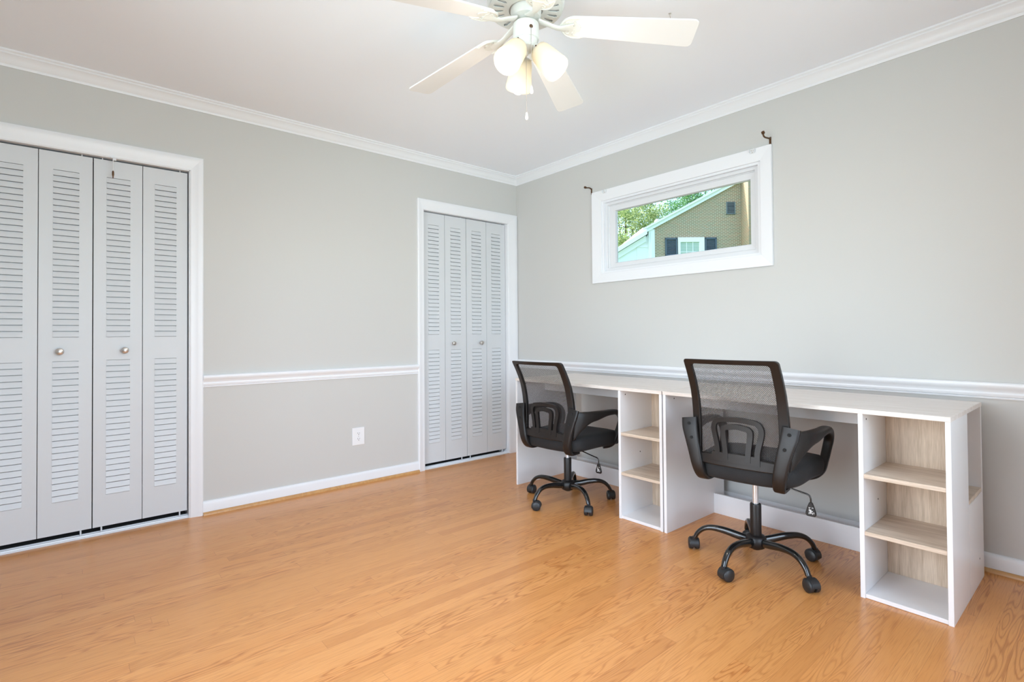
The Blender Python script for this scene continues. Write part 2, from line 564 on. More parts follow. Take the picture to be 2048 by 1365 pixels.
# closet interiors
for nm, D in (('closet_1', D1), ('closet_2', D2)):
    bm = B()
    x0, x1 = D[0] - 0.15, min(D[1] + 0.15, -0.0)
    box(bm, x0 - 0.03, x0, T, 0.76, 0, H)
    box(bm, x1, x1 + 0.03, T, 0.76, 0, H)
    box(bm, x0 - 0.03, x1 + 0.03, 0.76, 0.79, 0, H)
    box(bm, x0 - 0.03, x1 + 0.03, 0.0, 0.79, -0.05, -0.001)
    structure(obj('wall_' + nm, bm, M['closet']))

# unseen windows added behind the camera for fill light (plain frames, glass)
def fill_window(name, axis, a0, a1, z0, z1, pos, out):
    w = empty(name, (0, 0, 0)); structure(w)
    fr = B(); gl = B()
    def bx(b, u0, u1, v0, v1, d0, d1):
        lo, hi = sorted((pos + out * d0, pos + out * d1))
        if axis == 'x': box(b, lo, hi, u0, u1, v0, v1)
        else: box(b, u0, u1, lo, hi, v0, v1)
    c = 0.07
    bx(fr, a0 - c, a1 + c, z1, z1 + c, -0.018, 0.0); bx(fr, a0 - c, a1 + c, z0 - c, z0, -0.03, 0.0)
    bx(fr, a0 - c, a0, z0, z1, -0.018, 0.0); bx(fr, a1, a1 + c, z0, z1, -0.018, 0.0)
    s = 0.05
    bx(fr, a0, a1, z1 - s, z1, 0.03, 0.08); bx(fr, a0, a1, z0, z0 + s, 0.03, 0.08)
    bx(fr, a0, a0 + s, z0, z1, 0.03, 0.08); bx(fr, a1 - s, a1, z0, z1, 0.03, 0.08)
    mid = (a0 + a1) / 2
    bx(fr, mid - 0.03, mid + 0.03, z0, z1, 0.03, 0.08)
    bx(gl, a0 + s, a1 - s, z0 + s, z1 - s, 0.053, 0.057)
    obj('window_frame', fr, M['vinyl'], w, bevel=0.002)
    obj('window_pane', gl, M['glass_plain'], w)
fill_window('fill_window_near', 'y', NW[0], NW[1], NW[2], NW[3], YN, -1)
fill_window('fill_window_side', 'x', SW[0], SW[1], SW[2], SW[3], XL, -1)

# ---- mouldings: profile (d = out from wall, z) swept along a wall run
def run(bm, prof, wall, a0, a1, m0=0, m1=0):
    """wall 'B' (y=0, along x), 'R' (x=0, along y), 'F' near wall, 'L' side wall; m0/m1 mitre at ends."""
    n = len(prof)
    def pt(a, d, z):
        if wall == 'B': return (a, -d, z)
        if wall == 'R': return (-d, a, z)
        if wall == 'F': return (a, YN + d, z)
        return (XL + d, a, z)
    r0 = [pt(a0 + m0 * d, d, z) for d, z in prof]
    r1 = [pt(a1 - m1 * d, d, z) for d, z in prof]
    loft(bm, [r0, r1], True, True)

crown = [(0, 2.44), (0, 2.366), (0.005, 2.366), (0.007, 2.372), (0.007, 2.378), (0.012, 2.384), (0.018, 2.398),
         (0.026, 2.410), (0.034, 2.417), (0.038, 2.420), (0.038, 2.426), (0.043, 2.430), (0.046, 2.432), (0.046, 2.44)]
bm = B()
run(bm, crown, 'B', XL, 0, 1, 1)
run(bm, crown, 'R', YN, 0, 1, 1)
run(bm, crown, 'F', XL, 0, 1, 1)
run(bm, crown, 'L', YN, 0, 1, 1)
structure(obj('trim_1', bm, M['trim'], smooth=25), 'white crown moulding where walls meet the ceiling')

rail = [(0, 0.745), (0.007, 0.745), (0.008, 0.750), (0.005, 0.753), (0.011, 0.756), (0.012, 0.761), (0.013, 0.766), (0.010, 0.773),
        (0.012, 0.780), (0.018, 0.788), (0.024, 0.796), (0.026, 0.804), (0.025, 0.811), (0.020, 0.816), (0, 0.817)]
bm = B()
run(bm, rail, 'B', D1[1] + 0.066, D2[0] - 0.055)
structure(obj('trim_2', bm, M['trim'], smooth=30), 'white chair rail between the two closets')
bm = B()
run(bm, [(d, z + 0.003) for d, z in rail], 'R', YN, 0)
structure(obj('trim_3', bm, M['trim'], smooth=30), 'white chair rail behind the desks')

base = [(0, 0), (0.014, 0), (0.014, 0.062), (0.012, 0.070), (0.007, 0.077), (0, 0.079)]
shoe = [(0.0145, 0.0), (0.031, 0.0), (0.031, 0.004), (0.029, 0.010), (0.025, 0.014), (0.020, 0.0165), (0.0145, 0.017)]
runsB = [(XL, D1[0] - 0.066), (D1[1] + 0.066, D2[0] - 0.055)]
bm = B()
for a0, a1 in runsB: run(bm, base, 'B', a0, a1)
structure(obj('baseboard_back', bm, M['trim'], smooth=30))
bm = B(); run(bm, base, 'R', YN, 0)
structure(obj('baseboard_right', bm, M['trim'], smooth=30))
bm = B(); run(bm, base, 'F', XL, 0); structure(obj('baseboard_front', bm, M['trim'], smooth=30))
bm = B(); run(bm, base, 'L', YN, 0); structure(obj('baseboard_left', bm, M['trim'], smooth=30))
bm = B()
for a0, a1 in runsB: run(bm, shoe, 'B', a0, a1)
structure(obj('trim_4', bm, M['shoe'], smooth=30), 'oak shoe moulding under the far baseboard')
bm = B(); run(bm, shoe, 'R', YN, 0)
structure(obj('trim_5', bm, M['shoe'], smooth=30), 'oak shoe moulding under the right baseboard')

# ---- closet casings (colonial profile, mitred) and jambs
def casing(name, x0, x1, top, wl, wr, wt, label):
    bm = B()
    def cas(o, i):   # across from outer edge o to inner edge i : (position, thickness)
        s = [(0.0, 0.0), (0.0, 0.014), (0.10, 0.0175), (0.30, 0.0165), (0.45, 0.013), (0.80, 0.010), (0.93, 0.010), (1.0, 0.007), (1.0, 0.0)]
        return [(o + (i - o) * a, t) for a, t in s]
    L_ = cas(x0 - wl, x0); Rr = cas(x1 + wr, x1); Tt = cas(top + wt, top)
    r0 = [(x, -t, 0.0) for x, t in L_]
    r1 = [(x, -t, z) for (x, t), (z, _) in zip(L_, Tt)]
    loft(bm, [r0, r1])
    r2 = [(x, -t, z) for (x, t), (z, _) in zip(Rr, Tt)]
    r3 = [(x, -t, 0.0) for x, t in Rr]
    loft(bm, [r1, r2]); loft(bm, [r2, r3])
    # jambs
    box(bm, x0 - 0.001, x0 + 0.004, -0.004, T, 0, top); box(bm, x1 - 0.004, x1 + 0.001, -0.004, T, 0, top)
    box(bm, x0, x1, -0.004, T, top - 0.004, top + 0.001)
    structure(obj(name, bm, M['trim'], smooth=30), label)
casing('trim_6', D1[0], D1[1], D1[2], 0.066, 0.066, 0.078, 'white casing around the wide louvered closet')
casing('trim_7', D2[0], D2[1], D2[2], 0.055, 0.100, 0.078, 'white casing around the corner louvered closet')

# ---- louvered bifold panels
def door_panel_mesh(w, z0, z1, groups):
    bm = B()
    t = 0.026
    sx = 0.0545 if w > 0.2 else 0.052
    a, b = sx, w - sx
    # stiles and rails (front face at y=0, toward the room is -y)
    box(bm, 0.0, a, 0, t, z0, z1); box(bm, b, w, 0, t, z0, z1)
    zs = [z0] + [v for g in groups for v in g[:2]] + [z1]
    for k in range(0, len(zs), 2):
        box(bm, a, b, 0, t, zs[k], zs[k + 1])
    for g0, g1, n in groups:
        p = (g1 - g0) / n
        for k in range(n):
            zt = g0 + (k + 1) * p; zb = g0 + k * p
            # each slat leans out at its lower edge, with a shadow slot under it
            pts = [(a, 0.0015, zt - 0.002), (a, -0.0045, zb + 0.0035), (a, -0.0045, zb + 0.0020), (a, 0.010, zb + 0.0020), (a, 0.012, zt - 0.002)]
            prism(bm, pts, (b - a, 0, 0))
        box(bm, a, b, 0.014, t, g0, g1)
    return bm

def bifold(name, D, gz, knobs, bot, top, recess, label):
    root = empty(name, (D[0], recess, 0)); structure(root, label)
    n = 4; w = (D[1] - D[0] - 0.008 - 0.007) / n
    for i in range(n):
        x = 0.005 + i * w + (0.002 if i < 2 else 0.0035)
        p = obj('door_panel', door_panel_mesh(w - 0.003, bot, top, gz), M['door'], root)
        p.location = (x, 0, 0)
        if i in (1, 2):
            kb = B()
            kx, kz = knobs[i - 1]
            lathe(kb, [(0.010, 0.0), (0.0105, 0.002), (0.006, 0.004), (0.0055, 0.010), (0.011, 0.014), (0.0165, 0.019), (0.0175, 0.024), (0.015, 0.029), (0.008, 0.032), (0.0, 0.033)],
                  28, (kx - D[0] - x, -0.0005, kz), (0, -1, 0))
            obj('knob', kb, M['nickel'], p, smooth=40)
    # pins and track
    tb = B()
    for x in (0.012, 2 * w - 0.04, 2 * w + 0.045, 4 * w - 0.03):
        lathe(tb, [(0.004, 0.0), (0.004, bot + 0.004)], 10, (x, 0.012, 0.006))
        lathe(tb, [(0.003, 0.0), (0.003, D[2] - top + 0.002)], 10, (x, 0.012, top - 0.001))
    obj('pivot_pin', tb, M['vinyl'], root, smooth=40)
    tr = B()
    box(tr, 0.002, D[1] - D[0] - 0.002, -recess + 0.002, 0.034, 0.0, 0.006)
    box(tr, 0.002, D[1] - D[0] - 0.002, -0.006, 0.000, 0.006, 0.012)
    box(tr, 0.002, D[1] - D[0] - 0.002, 0.024, 0.030, 0.006, 0.012)
    obj('floor_track', tr, M['trim'], root)
    return root
bifold('door_1', D1, [(0.205, 0.922, 23), (1.045, 1.905, 28)], [(-3.083, 0.972), (-2.815, 0.972)], 0.040, 1.996, 0.022,
       'wide white louvered bifold closet doors at the left')
bifold('door_2', D2, [(0.190, 0.922, 24), (1.045, 1.912, 28)], [(-0.668, 0.972), (-0.388, 0.972)], 0.038, 2.006, 0.030,
       'narrower white louvered bifold closet doors in the corner')

# ---- window 1 (high window with mitred casing, vinyl frame and sash)
win = empty('window_1', (0, 0, 0)); structure(win, 'small high window above the desks')
def ring_frame(bm, outer, inner, x0o, x0i, x1):
    """rectangular ring in the y-z plane. front face runs from x0o at outer edge to x0i at inner edge; back at x1."""
    def cs(r): y0, y1, z0, z1 = r; return [(y0, z0), (y1, z0), (y1, z1), (y0, z1)]
    o, i = cs(outer), cs(inner)
    fo = [bm.verts.new((x0o, y, z)) for y, z in o]; fi = [bm.verts.new((x0i, y, z)) for y, z in i]
    bo = [bm.verts.new((x1, y, z)) for y, z in o]; bi = [bm.verts.new((x1, y, z)) for y, z in i]
    for k in range(4):
        j = (k + 1) % 4
        bm.faces.new((fo[k], fo[j], fi[j], fi[k])); bm.faces.new((fi[k], fi[j], bi[j], bi[k]))
        bm.faces.new((bi[k], bi[j], bo[j], bo[k])); bm.faces.new((bo[k], bo[j], fo[j], fo[k]))
bm = B()
ring_frame(bm, (-2.226, -0.894, 1.421, 2.112), (-2.160, -0.980, 1.492, 2.034), -0.020, -0.013, 0.0)
obj('window_casing', bm, M['trim'], win, bevel=0.002)
bm = B()
ring_frame(bm, (-2.165, -0.975, 1.488, 2.038), (-2.140, -0.995, 1.505, 2.020), 0.0, 0.0, 0.13)
obj('window_jamb', bm, M['trim'], win, bevel=0.001)
bm = B()
ring_frame(bm, (-2.140, -0.995, 1.505, 2.020), (-2.113, -1.012, 1.530, 2.000), 0.022, 0.022, 0.12)
ring_frame(bm, (-2.113, -1.012, 1.530, 2.000), (-2.106, -1.020, 1.536, 1.994), 0.034, 0.036, 0.12)
obj('window_frame', bm, M['vinyl'], win, bevel=0.002)
bm = B()
ring_frame(bm, (-2.106, -1.020, 1.536, 1.994), (-2.078, -1.068, 1.566, 1.956), 0.040, 0.042, 0.072)
ring_frame(bm, (-2.078, -1.068, 1.566, 1.956), (-2.074, -1.072, 1.570, 1.952), 0.042, 0.058, 0.070)
obj('window_sash', bm, M['vinyl'], win, bevel=0.0015)
bm = B(); box(bm, 0.062, 0.066, -2.0745, -1.0715, 1.5695, 1.9525)
obj('window_pane', bm, M['glass'], win)

# ------------------------------------------------------------------ outlet
o = empty('outlet', (-1.4915, 0, 0.333))
tag(o, 'white duplex power outlet on the far wall between the closets', 'outlet')
bm = B(); box(bm, -0.045, 0.045, -0.006, 0.0, -0.061, 0.061)
obj('cover_plate', bm, M['plate'], o, bevel=0.0025)
for s in (-1, 1):
    bm = B()
    pts = []
    for k in range(24):
        a = 2 * PI * k / 24
        pts.append((0.0165 * math.cos(a), -0.0058, max(-0.0125, min(0.0125, 0.0165 * math.sin(a))) + s * 0.0195))
    prism(bm, pts, (0, -0.0022, 0))
    rc = obj('receptacle', bm, M['plate'], o, smooth=40)
    bm = B()
    z = s * 0.0195
    box(bm, -0.0075, -0.0055, -0.0085, -0.0078, z - 0.001, z + 0.008)
    box(bm, 0.0050, 0.0070, -0.0085, -0.0078, z - 0.000, z + 0.007)
    lathe(bm, [(0.0026, 0), (0.0026, 0.0007)], 12, (0, -0.0078, z - 0.0065), (0, -1, 0))
    # slots and ground hole of the receptacle, drawn as dark pieces
    obj('socket_slots', bm, M['hole'], rc)
bm = B(); lathe(bm, [(0.003, 0), (0.003, 0.0012), (0.0015, 0.002)], 14, (0, -0.006, 0), (0, -1, 0))
obj('screw', bm, M['nickel'], o, smooth=40)

# ------------------------------------------------------------------ desks
DL = 1.172
def make_desk():
    d = empty('desk', (0, 0, 0))
    th = 0.016
    zt = 0.720
    def panel(name, *b, mat='laminate', holes=None):
        bm = B(); box(bm, *b)
        if holes:
            for hx, hz, hy, dr in holes:
                lathe(bm, [(0.004, 0), (0.004, 0.0006)], 10, (hx, hy, hz), (0, dr, 0), mi=1)
        return obj(name, bm, [M[mat], M['hole']], d, bevel=0.0008, segs=1)
    # desktop
    panel('desktop', -0.603, 0.0, -DL - 0.001, 0.001, zt, 0.738, mat='desktop')
    # left gable, storage tower
    panel('side_panel', -0.600, -0.002, -th, 0.0, 0.0, zt, holes=[(-0.52, 0.695, -th, -1), (-0.08, 0.08, -th, -1)])
    uy = -0.887
    panel('side_panel', -0.600, -0.002, uy - th, uy, 0.0, zt, holes=[(-0.555, 0.695, uy - th, -1), (-0.37, 0.695, uy - th, -1), (-0.42, 0.35, uy - th, -1)])
    panel('side_panel', -0.600, -0.303, -DL, -DL + th, 0.0, zt)
    panel('side_panel', -0.300, -0.0185, -DL, -DL + th, 0.0, 0.360, holes=[(-0.10, 0.10, -DL, -1)])
    panel('divider', -0.302, -0.2865, -DL + th, uy - th, 0.0, zt, mat='oak_z_shaded', holes=[])
    panel('rear_panel', -0.018, -0.002, -DL, uy - th, 0.0, zt)
    panel('shelf', -0.2865, -0.018, -DL + 0.002, uy - th, 0.360, 0.376, mat='oak_y')
    for z0 in (0.468, 0.245):
        panel('shelf', -0.598, -0.303, -DL + th, uy - th, z0, z0 + 0.016, mat='oak_y')
    panel('bottom_board', -0.596, -0.303, -DL + th, uy - th, 0.001, 0.017)
    # rails under the top and near the floor
    panel('stretcher', -0.335, -0.319, uy, -th, 0.637, zt)
    panel('stretcher', -0.121, -0.105, uy, -th, 0.0, 0.112)
    return d
desk = make_desk()
desk.location = (-0.075, -0.755, 0)
tag(desk, 'white desk with bleached oak top in the corner, behind the farther chair', 'desk', 'two matching desks set end to end')
def copy_tree(o, parent=None):
    c = o.copy(); col.objects.link(c); c.parent = parent
    for ch in children(o):
        copy_tree(ch, c)
    return c
desk2 = copy_tree(desk)
desk2.location = (-0.075, -1.935, 0)
desk2['label'] = 'white desk with bleached oak top whose open shelf tower ends nearest the camera'

# ------------------------------------------------------------------ office chairs
def back_x(y, z):
    """chair back surface (x) for height z (as on the lower chair)"""
    pts = [(0.40, -0.195), (0.48, -0.193), (0.55, -0.192), (0.62, -0.195), (0.68, -0.205), (0.74, -0.222), (0.80, -0.250), (0.85, -0.280), (0.90, -0.312)]
    for (z0, x0), (z1, x1) in zip(pts[:-1], pts[1:]):
        if z <= z1 or z1 == 0.90:
            t = (z - z0) / (z1 - z0)
            # smoothstep-free linear with slight rounding through neighbours
            return x0 + (x1 - x0) * t + 0.60 * y * y - 0.012
    return 0

def strip(bm, outer, inner, off_b, off_f, h, closed):
    """plate between two contours in (y,z), thickness from off_b to off_f in x."""
    def mk(pts, off): return [bm.verts.new((back_x(y, z) + off, y, z + h)) for y, z in pts]
    ob, ib, of, if_ = mk(outer, off_b), mk(inner, off_b), mk(outer, off_f), mk(inner, off_f)
    n = len(outer)
    rng = range(n) if closed else range(n - 1)
    for k in rng:
        j = (k + 1) % n
        bm.faces.new((ob[k], ob[j], ib[j], ib[k])); bm.faces.new((if_[k], if_[j], of[j], of[k]))
        bm.faces.new((of[k], of[j], ob[j], ob[k])); bm.faces.new((ib[k], ib[j], if_[j], if_[k]))
    if not closed:
        bm.faces.new((ob[0], ib[0], if_[0], of[0])); bm.faces.new((ob[-1], of[-1], if_[-1], ib[-1]))

def rrect(hw_t, hw_b, z0, z1, r, n=8, m=10):
    """rounded trapezoid outline in (y,z), matched point count: starts bottom left."""
    pts = []
    def hw(z): return hw_b + (hw_t - hw_b) * (z - z0) / (z1 - z0)
    corners = [(-1, 0), (1, 0), (1, 1), (-1, 1)]
    cs = []
    for sx, sz in corners:
        z = z1 if sz else z0
        cs.append((sx * (hw(z) - r), z - r if sz else z + r))
    ang = [PI, 1.5 * PI, 0, 0.5 * PI]
    for k in range(4):
        cy, cz = cs[k]
        arc = [(cy + r * math.cos(ang[k] + 0.5 * PI * i / n), cz + r * math.sin(ang[k] + 0.5 * PI * i / n)) for i in range(n + 1)]
        nx = cs[(k + 1) % 4]
        nxt = (nx[0] + r * math.cos(ang[(k + 1) % 4]), nx[1] + r * math.sin(ang[(k + 1) % 4]))
        pts += arc
        for i in range(1, m):
            t = i / m
            pts.append((arc[-1][0] + (nxt[0] - arc[-1][0]) * t, arc[-1][1] + (nxt[1] - arc[-1][1]) * t))
    return pts

def make_chair(h, spin, lever_drop=0.0):
    c = empty('office_chair', (0, 0, 0))
    # --- five star base
    bm = B()
    lathe(bm, [(0.020, 0.062), (0.034, 0.064), (0.042, 0.072), (0.045, 0.090), (0.043, 0.108), (0.036, 0.118), (0.026, 0.122), (0.0, 0.122)], 32, (0, 0, 0.008))
    hub = obj('base_hub', bm, M['plastic'], c, smooth=40)
    for k in range(5):
        a = spin + k * 2 * PI / 5
        ca, sa = math.cos(a), math.sin(a)
        prof = [(0.034, 0.101, 0.013, 0.017), (0.08, 0.109, 0.014, 0.017), (0.135, 0.119, 0.0145, 0.0155), (0.19, 0.121, 0.014, 0.013),
                (0.228, 0.110, 0.0135, 0.0115), (0.256, 0.085, 0.0125, 0.0105), (0.270, 0.058, 0.012, 0.010)]
        path = smooth_path([(r * ca, r * sa, z, w, hh) for r, z, w, hh in prof], 5)
        bm = B(); sweep(bm, path, side=(-sa, ca, 0), segs=14, power=2.3)
        lg = obj('base_leg', bm, M['gloss_black'], c, smooth=50)
        # caster: hooded twin wheels, each swivelled its own way
        cx, cy = 0.274 * ca, 0.274 * sa
        tw = [2.2, 0.5, 4.0, 1.1, 3.3][k] + h * 9
        d = Vector((math.cos(tw), math.sin(tw), 0)); ax = Vector((-d.y, d.x, 0))
        off = d * -0.012
        bm = B()
        lathe(bm, [(0.008, 0.046), (0.010, 0.050), (0.010, 0.062)], 16, (cx, cy, 0))
        cc = Vector((cx, cy, 0.0265)) + off
        for s in (-1, 1):
            lathe(bm, [(0.018, 0.004), (0.0255, 0.006), (0.0265, 0.009), (0.0265, 0.019), (0.0255, 0.022), (0.023, 0.024), (0.008, 0.0265), (0.0, 0.0265)], 28, cc, ax * s)
        # hood between and over the wheels
        hood = []
        for i in range(15):
            an = R(-20 + i * 200 / 14)
            hood.append(an)
        for s0, s1, rad in ((-0.018, 0.018, 0.0295),):
            ro = []
            for an in hood:
                dirv = d * math.cos(an) + Vector((0, 0, 1)) * math.sin(an)
                ro.append([cc + dirv * rad + ax * s0, cc + dirv * rad + ax * s1, cc + dirv * (rad - 0.004) + ax * s1, cc + dirv * (rad - 0.004) + ax * s0])
            loft(bm, ro, True, True)
        obj('caster', bm, M['caster'], c, smooth=40)
    # --- gas lift
    bm = B(); lathe(bm, [(0.0, 0.064), (0.018, 0.064), (0.0235, 0.10), (0.0240, 0.262), (0.0225, 0.268), (0.0145, 0.269)], 28)
    obj('lift_cover', bm, M['plastic'], c, smooth=40)
    bm = B(); lathe(bm, [(0.0130, 0.20), (0.0130, 0.345 + h)], 24)
    obj('gas_cylinder', bm, M['chrome'], c, smooth=40)
    # --- mechanism and lever
    bm = B()
    box(bm, -0.085, 0.085, -0.060, 0.060, 0.338 + h, 0.362 + h)
    box(bm, -0.045, 0.045, -0.038, 0.038, 0.318 + h, 0.340 + h)
    box(bm, 0.030, 0.105, -0.048, 0.030, 0.304 + h, 0.345 + h)
    obj('tilt_mechanism', bm, M['caster'], c, bevel=0.004)
    bm = B()
    path = smooth_path([(0.030, -0.03, 0.330 + h, 0.0035, 0.0035), (0.028, -0.10, 0.317 + h, 0.0035, 0.0035), (0.026, -0.170, 0.303 + h, 0.0035, 0.0035),
                        (0.026, -0.206, 0.296 + h, 0.0035, 0.0035), (0.026, -0.217, 0.286 + h, 0.0035, 0.0035), (0.026, -0.219, 0.262 + h, 0.0035, 0.0035)], 5)
    sweep(bm, path, segs=10)
    lever = obj('lever', bm, M['gloss_black'], c, smooth=50)
    bm = B()
    out = [(-0.006, 0.274), (0.006, 0.274), (0.012, 0.258), (0.020, 0.232), (0.021, 0.222), (0.015, 0.214), (-0.015, 0.214), (-0.021, 0.222), (-0.020, 0.232), (-0.012, 0.258)]
    px = 0.021
    # the paddle is turned to face backward
    prism(bm, [(px, -0.219 + a_, z_ - 0.009 + h) for a_, z_ in out], (0.010, 0, 0))
    pd = obj('paddle', bm, M['plastic'], lever, bevel=0.003)
    # printed pictogram: small seat with arrows
    bm = B()
    def sym(y0, y1, z0, z1): box(bm, px - 0.0006, px + 0.0002, -0.219 + y0, -0.219 + y1, z0 - 0.009 + h, z1 - 0.009 + h)
    sym(-0.002, 0.002, 0.226, 0.244); sym(-0.008, 0.007, 0.236, 0.239); sym(0.004, 0.0065, 0.238, 0.248)
    sym(-0.008, -0.0055, 0.224, 0.231); sym(0.005, 0.0075, 0.224, 0.231); sym(-0.0065, 0.006, 0.230, 0.232)
    sym(-0.011, -0.004, 0.251, 0.253); sym(0.001, 0.008, 0.251, 0.253); sym(-0.014, -0.010, 0.232, 0.234); sym(-0.014, -0.010, 0.228, 0.230)
    obj('pictogram', bm, M['symbol'], lever)
    # --- seat cushion
    bm = B()
    rings = []
    for z, s in ((0.352, 0.70), (0.354, 0.86), (0.360, 0.955), (0.372, 0.992), (0.392, 1.0), (0.410, 0.995), (0.426, 0.975), (0.437, 0.92), (0.442, 0.78), (0.443, 0.4), (0.443, 0.02)):
        ring = []
        for k in range(64):
            a = 2 * PI * k / 64
            n = 5.0
            x = math.copysign(abs(math.cos(a)) ** (2 / n), math.cos(a)) * 0.248 * s
            y = math.copysign(abs(math.sin(a)) ** (2 / n), math.sin(a)) * (0.236 - 0.012 * (x < 0)) * s
            drop = -0.018 * max(0, x / 0.238) ** 3
            dish = -0.006 * (1 - min(1, (x * x + y * y) / 0.05)) if z > 0.43 else 0
            belly = -0.010 * (1 - (y / 0.24) ** 2) if z < 0.38 else 0
            ring.append((x + 0.052, y, z + h + drop + dish + belly))
        rings.append(ring)
    loft(bm, rings)
    obj('seat', bm, M['seat'], c, smooth=60)
    # --- back: frame ring, netting, lower crossbar, lumbar loops
    zb, ztop = 0.425, 0.880
    outer = rrect(0.196, 0.205, zb, ztop, 0.014)
    inner = rrect(0.163, 0.165, 0.452, 0.860, 0.014)
    bm = B()
    strip(bm, outer, inner, -0.006, 0.016, h, True)
    fr = obj('back_frame', bm, M['plastic'], c, smooth=40, bevel=0.003)
    bm = B()
    ny, nz = 20, 40
    grid = [[bm.verts.new((back_x(-0.175 + 0.35 * i / ny, 0.45 + 0.415 * j / nz) + 0.010, -0.175 + 0.35 * i / ny, 0.45 + 0.415 * j / nz + h)) for j in range(nz + 1)] for i in range(ny + 1)]
    for i in range(ny):
        for j in range(nz):
            bm.faces.new((grid[i][j], grid[i + 1][j], grid[i + 1][j + 1], grid[i][j + 1]))
    obj('back_netting', bm, M['net'], c, smooth=60)
    bm = B()
    strip(bm, [(-0.19 + 0.38 * i / 16, 0.466 + 0.006 * math.cos(PI * i / 8 + PI)) for i in range(17)], [(-0.19 + 0.38 * i / 16, 0.418) for i in range(17)], -0.020, 0.006, h, False)
    obj('crossbar', bm, M['plastic'], c, smooth=40, bevel=0.004)
    def loop(wb, wt, zlo, ztp, wid, r):
        # arch: up one side, across, down the other
        ctr = []
        ctr.append((-wb, zlo)); ctr.append((-wb - 0.002, zlo + 0.3 * (ztp - zlo)))
        ctr.append((-wt, ztp - r * 1.2)); ctr.append((-wt + r * 0.35, ztp - r * 0.25)); ctr.append((-wt + r * 1.3, ztp))
        ctr.append((0, ztp + 0.004))
        full = ctr + [(-y, z) for y, z in reversed(ctr[:-1])]
        sm = smooth_path(full, 5)
        o_, i_ = [], []
        for q in range(len(sm)):
            t0 = sm[max(q - 1, 0)]; t1 = sm[min(q + 1, len(sm) - 1)]
            ty, tz = t1[0] - t0[0], t1[1] - t0[1]
            ln = math.hypot(ty, tz); ny_, nz_ = -tz / ln, ty / ln
            sh = -0.007
            o_.append((sm[q][0] + sh + ny_ * wid, sm[q][1] + nz_ * wid)); i_.append((sm[q][0] + sh - ny_ * wid, sm[q][1] - nz_ * wid))
        return o_, i_
    bm = B()
    o_, i_ = loop(0.082, 0.099, 0.450, 0.620, 0.0105, 0.036)
    strip(bm, o_, i_, -0.024, -0.008, h, False)
    o_, i_ = loop(0.046, 0.056, 0.450, 0.590, 0.0110, 0.020)
    strip(bm, o_, i_, -0.026, -0.010, h, False)
    strip(bm, [(-0.10 + 0.2 * i / 10, 0.478) for i in range(11)], [(-0.10 + 0.2 * i / 10, 0.440) for i in range(11)], -0.024, -0.006, h, False)
    obj('lumbar_support', bm, M['plastic'], c, smooth=40, bevel=0.0035)
    # --- arms, one mesh each: flat bracket behind the back, loop forward to the seat side
    for s in (-1, 1):
        bm = B()
        br = [(-0.196, s * 0.214, 0.608, 0.035, 0.009), (-0.205, s * 0.208, 0.570, 0.035, 0.010), (-0.212, s * 0.196, 0.520, 0.031, 0.010), (-0.212, s * 0.182, 0.460, 0.028, 0.014),
              (-0.206, s * 0.170, 0.400, 0.026, 0.018), (-0.190, s * 0.163, 0.362, 0.024, 0.016), (-0.165, s * 0.158, 0.342, 0.022, 0.009), (-0.10, s * 0.155, 0.341, 0.021, 0.008)]
        path = smooth_path([(x, y, z + h, w, t) for x, y, z, w, t in br], 5)
        sweep(bm, path, side=(0.0, 1, 0), segs=16, power=4.5)
        ar = [(-0.196, s * 0.206, 0.510, 0.078, 0.008), (-0.180, s * 0.216, 0.522, 0.069, 0.013), (-0.145, s * 0.232, 0.542, 0.050, 0.018), (-0.095, s * 0.245, 0.556, 0.034, 0.020), (-0.03, s * 0.252, 0.561, 0.027, 0.021),
              (0.045, s * 0.254, 0.566, 0.0185, 0.022), (0.110, s * 0.252, 0.566, 0.0165, 0.022), (0.165, s * 0.249, 0.560, 0.016, 0.021), (0.212, s * 0.246, 0.540, 0.016, 0.0205), (0.236, s * 0.240, 0.506, 0.016, 0.020),
              (0.230, s * 0.233, 0.465, 0.0155, 0.019), (0.208, s * 0.228, 0.420, 0.0155, 0.018), (0.182, s * 0.222, 0.376, 0.0155, 0.016), (0.160, s * 0.205, 0.352, 0.014, 0.012), (0.125, s * 0.18, 0.344, 0.012, 0.010)]
        path = smooth_path([(x, y, z + h, w, t) for x, y, z, w, t in ar], 5)
        def sd(t):
            return (0.0, 0.0, 1.0) if t < 0.30 else None
        # section half-width measured in the plane of the loop
        n_ = len(path); rings = []
        pos = [Vector(p[:3]) for p in path]
        for i in range(n_):
            t_ = (pos[min(i + 1, n_ - 1)] - pos[max(i - 1, 0)]).normalized()
            ys = Vector((0, 1, 0)); ys = (ys - t_ * ys.dot(t_)).normalized()
            u_ = t_.cross(ys)
            if i < n_ // 2:
                bl_ = max(0.0, min(1.0, (pos[i].x + 0.09) / 0.12))
                zz_ = Vector((0, 0, 1 if u_.z > 0 else -1))
                u_ = zz_.lerp(u_, bl_).normalized(); ys = Vector((0, 1, 0)).lerp(ys, bl_).normalized()
            w, hh = path[i][3], path[i][4]
            ring = []
            for k in range(16):
                a = 2 * PI * k / 16
                ca, sa = math.cos(a), math.sin(a)
                pw = 2 / 3.2
                ring.append(pos[i] + u_ * (math.copysign(abs(ca) ** pw, ca) * w) + ys * (math.copysign(abs(sa) ** pw, sa) * hh))
            rings.append(ring)
        loft(bm, rings)
        arm = obj('armrest', bm, M['plastic'], c, smooth=45)
        for zz, yy, xx in ((0.584, 0.2095, -0.2130), (0.524, 0.194, -0.2215)):
            sb = B(); lathe(sb, [(0.0, 0.0), (0.0075, 0.0), (0.0075, 0.0018), (0.0055, 0.0018), (0.0045, 0.0006), (0.0, 0.0006)], 16, (xx, s * yy, zz + h), (-1, 0, 0))
            obj('screw', sb, M['dark'], arm, smooth=40)
    return c
